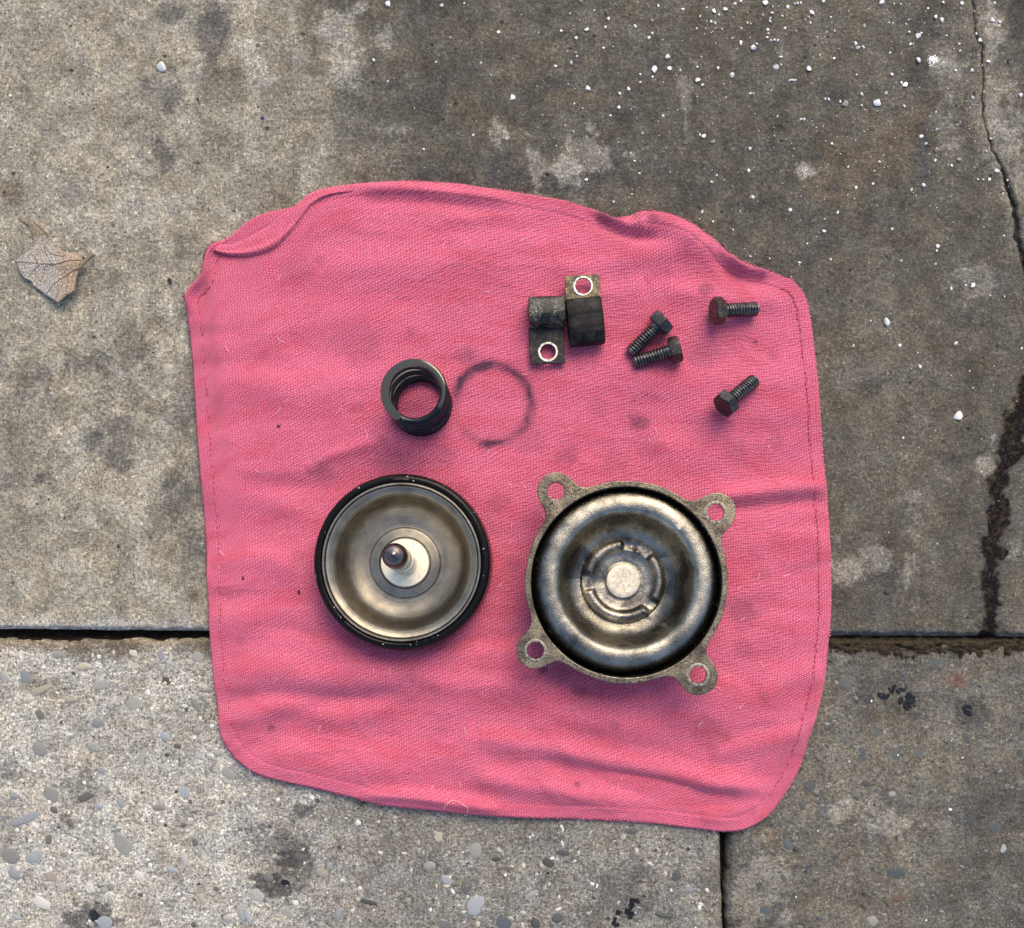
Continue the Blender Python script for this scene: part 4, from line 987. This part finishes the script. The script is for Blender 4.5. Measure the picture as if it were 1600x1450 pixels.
# right clamp: tab above, matt sleeve below
zR = cz(915, 480)
orgR = P(912, 470, zR); orgR.z = zR
cl2 = tag(empty('rubber_clamp', orgR), 'matt black sleeved clamp with its rusty drilled tab at the top', 'clamp', 'sleeved clamps side by side on the cloth')
me_, hc = quad_plate([(882, 432.5), (937.2, 428.8), (938.2, 476), (884.8, 480)], (911.0, 448.0), 12.2 * S, zR + .004, orgR, .0007)
link('metal_tab', me_, M_tab, cl2, (0, 0, .004))
link('eyelet', eyel(12.2, 15.4, .00035), M_eye, cl2, (hc.x, hc.y, .0047))
po_o = [(-.0088, .0008), (-.0092, .0030), (-.0086, .0056), (-.0050, .0072), (.002, .0073), (.0066, .0064), (.0090, .0054), (.0094, .0036), (.0088, .0012), (.004, .0003), (-.004, .0001)]
po_i = [(a * .76, .0036 + (b - .0036) * .5) for a, b in po_o]
lc = P(915.0, 500, zR + .006) - orgR
sleeve('rubber_sleeve', .01455, po_o, po_i, M_rubber, cl2, (lc.x, lc.y, 0), math.radians(6), 8)

# ------------------------------------------------------------------ bolts
def bolt_meshes():
    # axis along +X, head at x<0 ; origin under the head
    L = .0148; r0 = .00285; pitch = .00118; amp = .00060
    nz, ns = 100, 28
    xs = np.linspace(0, L, nz); th = np.linspace(0, 2 * math.pi, ns, endpoint=False)
    V = []
    for x_ in xs:
        ph = (x_ / pitch - th / (2 * math.pi)) % 1
        tri = 1 - np.abs(ph * 2 - 1)
        r = r0 - amp + amp * 1.6 * np.clip(tri - .15, 0, .62)
        r = np.minimum(r, np.interp(x_, [0, .0012, L - .0012, L], [r0 * .86, r0 * 1.2, r0 * 1.2, r0 * .72])) if x_ > .0012 else np.full(ns, r0 * .86)
        V.append(np.stack([np.full(ns, x_), r * np.cos(th), r * np.sin(th)], -1))
    V.append(np.stack([np.full(ns, L + .0001), r0 * .3 * np.cos(th), r0 * .3 * np.sin(th)], -1))
    V.append(np.stack([np.full(ns, L + .0001), r0 * .001 * np.cos(th), r0 * .001 * np.sin(th)], -1))
    sh = np_mesh('threaded_shank', np.concatenate(V), grid_faces(nz + 2, ns, True), 50)
    ns = 60; th = np.linspace(0, 2 * math.pi, ns, endpoint=False)
    ap = .0047; hexr = ap / np.cos((th % (math.pi / 3)) - math.pi / 6)
    V = []
    for x_, lim in ((0.0, .0022), (0.0, .0043), (-.00035, .0045), (-.00036, .0050), (-.0006, .0056), (-.0033, .0056), (-.0038, .0053), (-.00425, .0048), (-.0044, .0044), (-.00435, .0030), (-.0042, .001), (-.0042, .00001)):
        r = np.minimum(hexr, lim)
        V.append(np.stack([np.full(ns, x_), r * np.cos(th), r * np.sin(th)], -1))
    hd = np_mesh('head', np.concatenate(V), grid_faces(len(V), ns, True)[:, ::-1], 28)
    return sh, hd
shank_me, head_me = bolt_meshes()
M_thread_steel = metal('thread_steel', (.12, .12, .118), (.035, .033, .030), (.14, .28), .1, (.4, .65), .00004, met=.85, coat=.3)
HEADC = [((.020, .015, .011), (.075, .058, .038)), ((.012, .012, .012), (.05, .048, .042)), ((.014, .013, .011), (.065, .055, .038)), ((.008, .008, .009), (.035, .034, .03))]
M_heads = [metal('blackened_head', c1, c2, (.10, .28), .14, (.48, .68), .00025, met=.4, coat=.35) for c1, c2 in HEADC]
shank_me.materials.append(M_thread_steel)
head_mes = []
for m_ in M_heads:
    h_ = head_me.copy(); h_.name = 'head'; h_.materials.append(m_); head_mes.append(h_)
GB = 'four loose bolts on the pink cloth'
def bolt(hx, hy, tx, ty, tilt, roll, label, lift=0.0):
    z0 = cz((hx + tx) / 2, (hy + ty) / 2)
    zt_ = z0 + .0026 + lift
    A = P(hx, hy, z0 + .0048); B = P(tx, ty, zt_)
    d = (B - A); d.z = -math.tan(math.radians(tilt)) * math.hypot(d.x, d.y); d.normalize()
    o = empty('hex_bolt', (0, 0, 0))
    qn = d.to_track_quat('X', 'Z') @ Matrix.Rotation(math.radians(roll), 4, 'X').to_quaternion()
    o.rotation_mode = 'QUATERNION'; o.rotation_quaternion = qn
    hz = max(zt_ + math.sin(math.radians(tilt)) * .0148, z0 + .0043 * math.cos(math.radians(tilt)))
    A.z = hz + lift
    o.location = A + d * .0022
    tag(o, label, 'bolt', GB)
    link('threaded_shank', shank_me, None, o); link('head', head_mes.pop(0), None, o)
    return o
bolt(1121, 487, 1178, 483, 13, 12, 'hex bolt nearest the upper right corner, head pointing left')
bolt(1033, 504, 991, 545, 8, 20, 'upper bolt of the crossing pair, head at its upper right')
bolt(1055, 546, 998, 564, 8, 0, 'lower bolt of the crossing pair, nearly level with ridged head at right')
bolt(1133, 632, 1178, 595, 15, 30, 'lowest hex bolt, its black head towards the lower left')

# ------------------------------------------------------------------ dead leaf
LZ = .0008
def lp(a, b): return np.array([a / 8.0, 330 + b / 8.0])
lo = [(220,640),(300,560),(380,510),(440,450),(470,420),(560,440),(680,455),(740,480),(790,512),(900,535),(1008,572),(1022,612),(1088,652),(1030,760),(1012,880),(1000,1030),(900,1085),(780,1190),(700,1130),(610,1070),(520,1000),(450,960),(400,890),(340,850),(285,800),(250,730)]
lo = np.array([lp(*p) for p in lo]); lc_ = lp(690, 720)
def leaf_z(x_, y_):
    xx, yy = x_ * 8, (y_ - 330) * 8
    z = .0010 + .0030 * smooth(500, 1050, xx) * smooth(300, 760, yy) + .0016 * smooth(700, 1190, yy) * smooth(400, 800, xx)
    z = z + .0008 * (fbm(x_ / 11, y_ / 11, 3, 14) - .5) + .0009 * (1 - smooth(0, 130, np.abs(yy - (680 + .0 * xx)))) * smooth(250, 500, xx)
    z = z * (.35 + .65 * smooth(380, 560, yy))
    return z * .75 + LZ
rows = []; nlo = resample(np.concatenate([lo, lo[:1]]), 121)[:-1]
nlo = nlo + (np.stack([fbm(np.arange(120) / 2.0, np.zeros(120), 3, 61), fbm(np.arange(120) / 2.0, np.zeros(120), 3, 62)], -1) - .5) * 3
for k in range(15):
    f = 1 - k / 14.2
    p_ = lc_ + (nlo - lc_) * f
    rows.append(np.stack([(p_[:, 0] - 800) * S, (725 - p_[:, 1]) * S, leaf_z(p_[:, 0], p_[:, 1])], -1))
bot = [r_ - np.array([0, 0, .00018]) for r_ in rows[:6]]
V = np.concatenate(bot[::-1] + rows)
t = NT('dry_leaf_blade'); v = t.co(); n = t.noise(v, .05, 5, .6); n2 = t.noise(v, .3, 4, .65); vo = t.vor(v, .22, 'DISTANCE_TO_EDGE')
c = t.mix(t.map(n, .42, .62), rgb(.37, .345, .31), rgb(.33, .28, .22))
sxyz = t.n('SeparateXYZ', {0: v})
c = t.mix(t.map(t.math('ADD', sxyz.outputs[0], t.math('MULTIPLY', n, 40.)), -698, -660), c, rgb(.36, .26, .17))
c = t.mix(t.map(t.math('ADD', sxyz.outputs[1], t.math('MULTIPLY', n, 30.)), 352, 372), c, rgb(.24, .195, .135))
c = t.mix(1.0, c, t.gray(t.map(n2, .3, .7, .75, 1.22)), 'MULTIPLY')
c = t.mix(t.map(vo.outputs['Distance'], .0, .06, .3, 0), c, rgb(.16, .12, .09))
M_leaf = t.out(Base_Color=c, Roughness=.75, Specular_IOR_Level=.3, Normal=t.bump(t.math('ADD', n2, t.map(vo.outputs['Distance'], 0, .12)), .0004))
leaf = tag(empty('dry_leaf', (0, 0, 0)), 'dry torn grey-brown leaf lying left of the pink cloth', 'leaf')
link('blade', np_mesh('blade', V, grid_faces(len(V) // 120, 120, True)), M_leaf, leaf)
fa = resample(catmull([lp(*p) for p in [(235,92),(300,150),(365,200),(395,280),(412,360),(430,440),(470,470)]]), 40)
fb = resample(catmull([lp(*p) for p in [(250,84),(330,92),(440,130),(540,215),(605,300),(655,390),(735,480)]]), 40)
fb = fb + (np.stack([fbm(np.arange(40) / 1.6, np.zeros(40), 2, 71), fbm(np.arange(40) / 1.6, np.zeros(40), 2, 72)], -1) - .5) * 4
rows = []
for k in range(9):
    p_ = fa + (fb - fa) * k / 8
    zz_ = slab_height(p_[:, 0], p_[:, 1]) + .0005 + .0007 * math.sin(math.pi * k / 8) * smooth(0, .5, np.linspace(0, 1, 40))
    rows.append(np.stack([(p_[:, 0] - 800) * S, (725 - p_[:, 1]) * S, zz_], -1))
rows = [rows[0] - np.array([0, 0, .0005])] + rows + [rows[-1] - np.array([0, 0, .0005])]
link('torn_tip', np_mesh('torn_tip', np.concatenate(rows), grid_faces(11, 40)), M_leaf, leaf)
t = NT('leaf_vein'); M_vein = t.out(Base_Color=rgb(.11, .085, .065), Roughness=.8)
def vein(pts, r0, r1, name='vein', lift=.0):
    c_ = catmull([lp(*p) for p in pts], 6)
    z = leaf_z(c_[:, 0], c_[:, 1]) + .00004 + lift
    link(name, np_mesh(name, *tube(np.stack([(c_[:, 0] - 800) * S, (725 - c_[:, 1]) * S, z], -1), np.linspace(r0, r1, len(c_)), 6)), M_vein, leaf)
vein([(222,656),(400,660),(520,680),(600,680),(700,696),(800,680),(920,655),(1085,652)], .00012, .00026)
vein([(608,1068),(660,990),(760,905),(870,840),(960,785),(1040,752)], .00014, .00030)
vein([(1000,1028),(1003,940),(1015,860),(1036,758)], .00018, .00030)
vein([(575,450),(600,560),(650,630),(690,690)], .0001, .00018)
vein([(400,530),(450,590),(505,668)], .00009, .00016)
vein([(370,840),(430,770),(480,730),(525,690)], .00009, .00016)
vein([(530,900),(565,810),(590,740),(620,695)], .00009, .00016)
vein([(745,1120),(775,1010),(760,920)], .00009, .00015)
vein([(880,1030),(890,930),(890,845)], .00009, .00015)
vein([(430,140),(520,220),(600,290),(610,340)], .00012, .0002)
vein([(570,440),(640,530),(740,575),(880,590)], .0001, .00018)
c_ = catmull([lp(*p) for p in [(1030,765),(1085,700),(1140,625),(1170,590),(1188,562)]], 5)
z = np.linspace(float(leaf_z(*c_[0].reshape(2, 1))[0]), .0022, len(c_))
link('stalk', np_mesh('stalk', *tube(np.stack([(c_[:, 0] - 800) * S, (725 - c_[:, 1]) * S, z], -1), np.linspace(.0006, .0009, len(c_)), 8)), stone_mat('leaf_stalk', (.13, .11, .075), .7), leaf)

# ------------------------------------------------------------------ white crumbs strewn on the slabs
def crumb_mat(name, col, e=.1):
    t = NT(name); v = t.co(); n = t.noise(v, .35, 4, .6); oi = t.n('ObjectInfo').outputs['Random']
    c = t.mix(1.0, rgb(*col), t.gray(t.math('MULTIPLY', t.map(n, .3, .7, .88, 1.06), t.map(oi, 0, 1, .70, 1.06))), 'MULTIPLY')
    return t.out(Base_Color=c, Roughness=.7, Normal=t.bump(n, .0003))
M_white = crumb_mat('white_crumb', (.92, .92, .89)); M_greyc = crumb_mat('grey_crumb', (.42, .41, .37)); M_beige = crumb_mat('beige_crumb', (.42, .35, .26))
M_seed = crumb_mat('dark_grit', (.022, .018, .015)); M_blue = crumb_mat('blue_chip', (.045, .05, .30))
CR = []
for k in range(8):
    bm = bmesh.new(); bmesh.ops.create_icosphere(bm, subdivisions=2, radius=1)
    rs = np.random.RandomState(50 + k); pl = rs.normal(size=(9, 3)); pl /= np.linalg.norm(pl, axis=1)[:, None]; of = rs.uniform(.35, .75, 9)
    for v_ in bm.verts:
        p_ = np.array(v_.co)
        for a, o_ in zip(pl, of):
            s_ = p_ @ a
            if s_ > o_: p_ = p_ - a * (s_ - o_) * .97
        v_.co = Vector(p_)
    me = bpy.data.meshes.new('white_crumb'); bm.to_mesh(me); bm.free(); me.shade_smooth(); me.set_sharp_from_angle(angle=math.radians(32)); CR.append(me)
_cm = {}
def crumb(name, px, py, d, mat, label, cat, group=None, asp=None, ang=None, onz=None):
    k = random.randrange(8); key = (k, mat.name)
    if key not in _cm:
        m_ = CR[k].copy(); m_.name = name; m_.materials.append(mat); _cm[key] = m_
    o = link(name, _cm[key])
    r = d * S / 2 * 1.16
    asp = asp or random.uniform(.5, 1.0)
    z = (float(slab_height(np.array([px]), np.array([py]))[0]) if onz is None else onz) + r * .28
    q_ = P(px, py, z); o.location = q_
    o.scale = (r, r * asp, r * random.uniform(.42, .62)); o.rotation_euler = (random.uniform(-.3, .3), random.uniform(-.3, .3), random.uniform(0, 6.28) if ang is None else math.radians(ang))
    tag(o, label, cat, group)
    return o
R2 = [(197,15,11),(442,25,9),(551,15,4),(1447,28,8),(1562,44,6),(1152,47,5),(1040,62,4),(1217,86,7),(1203,124,6),(1420,93,6),(1340,123,8),(1115,136,8),(1001,142,6),(708,148,5),(892,150,3),(483,172,5),(1068,177,6),(1420,153,5),(1405,174,6),(1195,221,4),(1065,243,3),(1071,261,5),(1493,263,9),(1499,315,7),(1549,324,4),(1043,290,6),(972,304,5),(130,278,8),(418,288,5),(626,290,5),(1366,343,4),(1422,355,4),(1365,381,6),(1311,410,9),(1124,409,10),(1271,435,7),(1058,480,5),(1266,497,7),(1226,534,4),(1098,500,3),(1471,535,5),(591,625,5),(363,691,5),(1054,608,3),(1376,614,4),(1319,708,4),(1338,745,5),(1363,802,5),(1114,832,8),(1325,900,4),(1241,933,3),(195,376,3),(1018,580,3)]
R3 = [(131,33,4),(165,50,10),(188,68,5),(217,42,9),(262,17,7),(290,4,6),(402,12,10),(437,30,4),(433,58,6),(425,85,5),(425,98,5),(391,69,3),(482,75,4),(507,33,6),(540,18,5),(553,14,5),(568,12,5),(611,104,5),(620,59,11),(606,76,3),(588,90,3),(670,3,7),(707,78,3),(100,75,4),(150,98,5),(170,106,6),(86,131,3),(173,130,3),(202,134,4),(293,130,3),(320,106,4),(335,108,3),(416,137,6),(495,131,5),(544,142,3),(411,172,5),(418,155,4),(428,187,4),(445,186,5),(462,185,5),(249,175,5),(291,197,10),(347,217,11),(361,203,5),(331,173,3),(723,142,4),(860,119,9),(820,202,7),(829,219,8),(857,219,7),(943,9,10),(977,105,4),(995,105,3),(999,17,4),(1031,17,4),(1054,110,4),(1066,90,4),(1069,146,5),(1110,165,9),(1125,152,5),(1073,206,6),(1088,203,4),(1156,38,4),(1192,78,10),(1222,91,9),(1228,12,6),(1313,14,7),(1243,165,4),(1300,203,5),(1305,234,4),(1276,225,4),(1457,94,9),(1487,99,6),(1466,12,5),(1370,50,4),(1379,156,4),(1399,187,8),(1438,285,8),(1113,275,11),(980,243,6),(1284,326,7),(1358,326,6),(989,344,6),(476,262,7),(452,309,9),(475,300,5),(608,319,11),(722,268,6),(654,255,3),(107,262,3),(88,309,4),(185,315,6),(248,348,8),(90,370,11),(112,393,7),(517,370,6),(530,370,6),(541,370,5),(1034,382,6),(1050,392,9),(826,345,4),(428,418,3),(849,436,7),(963,429,6),(748,470,5),(696,460,6),(680,457,5),(848,488,6),(1047,490,6),(1362,450,9),(1584,438,9),(88,446,4),(333,431,4),(220,450,3),(567,550,5),(581,551,6),(459,538,4),(1193,515,4),(1195,598,6),(1126,631,8),(1145,663,5),(1447,640,5),(711,664,4),(445,627,3),(118,630,10),(100,624,4),(331,688,7),(1425,701,5),(1188,743,6),(1265,764,6),(930,748,5),(908,790,5),(787,772,5),(325,790,6),(178,811,4),(155,841,4),(901,850,5),(823,867,5),(1441,827,7),(1412,830,4),(1385,830,4),(1475,789,9),(1525,834,4),(1137,856,9),(1079,881,7),(344,912,9),(1501,897,5),(111,977,7),(516,971,7),(736,984,6),(677,1013,4),(675,1070,8),(990,1058,6),(160,1027,4),(254,1063,3),(1202,1140,8),(1198,1160,5),(333,1188,4),(422,1197,4),(561,1215,5),(707,1199,5),(1031,1208,5),(1190,1222,4),(1507,1091,4),(597,1127,3),(1364,1320,10),(1264,1336,5),(1330,1318,4),(1443,1366,5),(1510,1373,4)]
R4 = [(403,182,7),(622,181,6),(888,171,8),(717,281,8),(636,617,5),(1198,193,6),(952,300,3),(968,380,3),(864,322,3),(800,1116,3),(485,64,3),(359,262,3)]
R7 = [(1257,902,7),(893,401,5),(1016,651,4),(1313,662,4),(544,1308,5),(1145,1416,5),(644,1001,4),(789,680,4),(1516,581,3)]
def zone(x_, y_, d):
    sz = 'larger' if d >= 8 else 'tiny' if d <= 4 else 'small'
    if x_ > 1528 + max(0, y_ - 100) * .25: w_ = 'beside or beyond the crack at the right edge'
    elif y_ < 75 and x_ > 1200: w_ = 'in the dense scatter along the top edge, towards the right'
    elif y_ < 75: w_ = 'along the top edge above the cloth'
    elif y_ > 400: w_ = 'on the dark slab right of the cloth'
    elif 1380 < x_ and 75 <= y_ <= 310: w_ = 'round the dark vertical smear left of the crack'
    elif x_ < 830: w_ = 'on the dark slab above the left half of the cloth'
    elif x_ < 1110: w_ = 'on the dark slab above the two clamps'
    elif y_ < 200: w_ = 'below the dense scatter, above the upper right bolt'
    else: w_ = 'between the cloth\'s upper right edge and the crack'
    return sz + ' white crumb ' + w_, sz + ' white crumbs ' + w_
G2, L2 = 'white crumbs on the damp lower right slab', 'tiny white crumb on the damp slab below right of the joint'
for lst, ox, oy, kk in ((R2, 540, 0, K6), (R3, 1060, 0, K6), (R4, 1200, 480, 1 / 3.02)):
    for (a, b, d) in lst: crumb('white_crumb', ox + a * kk, oy + b * kk, d * .86 + .6, M_white, zone(ox + a * kk, oy + b * kk, d)[0], 'crumb', zone(ox + a * kk, oy + b * kk, d)[1])
for (a, b, d) in R7: crumb('white_crumb', 1060 + a * K5, 960 + b * K5, d * .8 + .3, M_white, L2, 'crumb', G2)
crumb('white_crumb', 251, 104, 19, M_white, 'largest white crumb, alone on the pale slab at upper left', 'crumb', None, .72, 100)
crumb('white_crumb', 16, 149, 7, M_white, 'small white crumb at the far left edge of the pale slab', 'crumb')
crumb('white_crumb', 800, 153, 9.5, M_white, 'round white crumb alone above the middle of the cloth', 'crumb', None, 1.0)
crumb('white_crumb', 1023, 110, 14.5, M_white, 'oval white crumb largest of those above the clamps', 'crumb', None, .66, 90)
crumb('white_crumb', 1370, 160, 13.5, M_white, 'angular bluish white crumb beside a pale triangular one', 'crumb', None, .95)
crumb('white_crumb', 1319, 163, 12, M_greyc, 'pale greyish triangular crumb beside the angular white one', 'crumb', None, .8)
crumb('white_crumb', 1385, 504, 14.5, M_white, 'elongated white crumb right of the cloth\'s upper right corner', 'crumb', None, .66, 110)
crumb('white_crumb', 1496, 650, 15, M_white, 'angular white crumb left of the black oil run', 'crumb', None, .9)
crumb('grey_crumb', 1114, 221, 8.5, M_greyc, 'dull grey crumb just below a white one, above the cloth', 'crumb')
crumb('beige_stone', 1464, 234, 10, M_beige, 'small brownish stone beside the black smear', 'stone')
crumb('beige_stone', 1499, 249, 9, M_beige, 'small beige stone left of the crack', 'stone')
# powder and grit too small to count
rs = np.random.RandomState(11); parts = []
ico = bmesh.new(); bmesh.ops.create_icosphere(ico, subdivisions=1, radius=1); ico.verts.ensure_lookup_table()
iv = np.array([v_.co for v_ in ico.verts]); iff = np.array([[v_.index for v_ in f_.verts] for f_ in ico.faces]); ico.free()
pts = []
while len(pts) < 420:
    x_, y_ = rs.uniform(560, 1600), rs.uniform(0, 990) if rs.rand() < .35 else rs.uniform(0, 330)
    if rs.rand() < np.interp(x_, [560, 1000, 1250], [.15, .6, 1]): pts.append((x_, y_, rs.uniform(.45, 1.05)))
for k in range(110): pts.append((1458 + rs.normal() * 4.5, 94 + rs.normal() * 3.5, rs.uniform(.4, 1.3)))
for k in range(40): pts.append((1257 + rs.normal() * 5, 269 + rs.normal() * 4, rs.uniform(.4, .8)))
for k in range(50): pts.append((rs.uniform(1150, 1600), rs.uniform(1020, 1450), rs.uniform(.4, .9)))
for x_, y_, r_ in pts:
    z = float(slab_height(np.array([x_]), np.array([y_]))[0])
    parts.append((iv * np.array([r_ * S, r_ * S * rs.uniform(.6, 1), r_ * S * .6]) + np.array([(x_ - 800) * S, (725 - y_) * S, z + .0001]), iff))
tag(link('white_powder', np_mesh('white_powder', *joined(parts)), M_white), 'fine white powder and specks on the dark slab', 'powder', None, 'stuff')
# dark grit on slabs and on the cloth
for (x_, y_, d, asp, an, lab) in [(435, 665, 6, .8, 0, 'black speck of grit on the cloth left of the spring'), (467, 925, 7, .9, 0, 'black grit on the cloth just left of the piston cup'), (380, 903, 6.5, .6, 40, 'black grit on the cloth near its left edge'),
                                  (543, 696, 5, .6, 40, 'black grit on the cloth above the piston cup')]:
    crumb('dark_grit', x_, y_, d, M_seed, lab, 'grit', None, asp, an, cz(x_, y_))
crumb('dark_grit', 265.5, 437.5, 12, M_seed, 'black seed-like fleck on the pale slab right of the leaf', 'grit', None, .55, -60)
crumb('blue_chip', 409, 184, 7, M_blue, 'small dark blue chip on the pale slab above the cloth', 'chip', None, .9)
crumb('dark_grit', 168.5, 261, 6, M_seed, 'larger black fleck on the pale slab above right of the leaf', 'grit', None, .7, 30)
crumb('dark_grit', 309, 155, 7, M_seed, 'dark brown fleck below the large white crumb', 'grit', None, .8, 10)
crumb('dark_grit', 6, 300, 6, M_seed, 'black fleck at the left edge above the leaf', 'grit', None, .7, 70)
crumb('dark_grit', 101, 809, 7, M_seed, 'flat dark chip on the pale slab left of the piston cup', 'grit', None, .4, 0)
print('objects', len(bpy.data.objects))
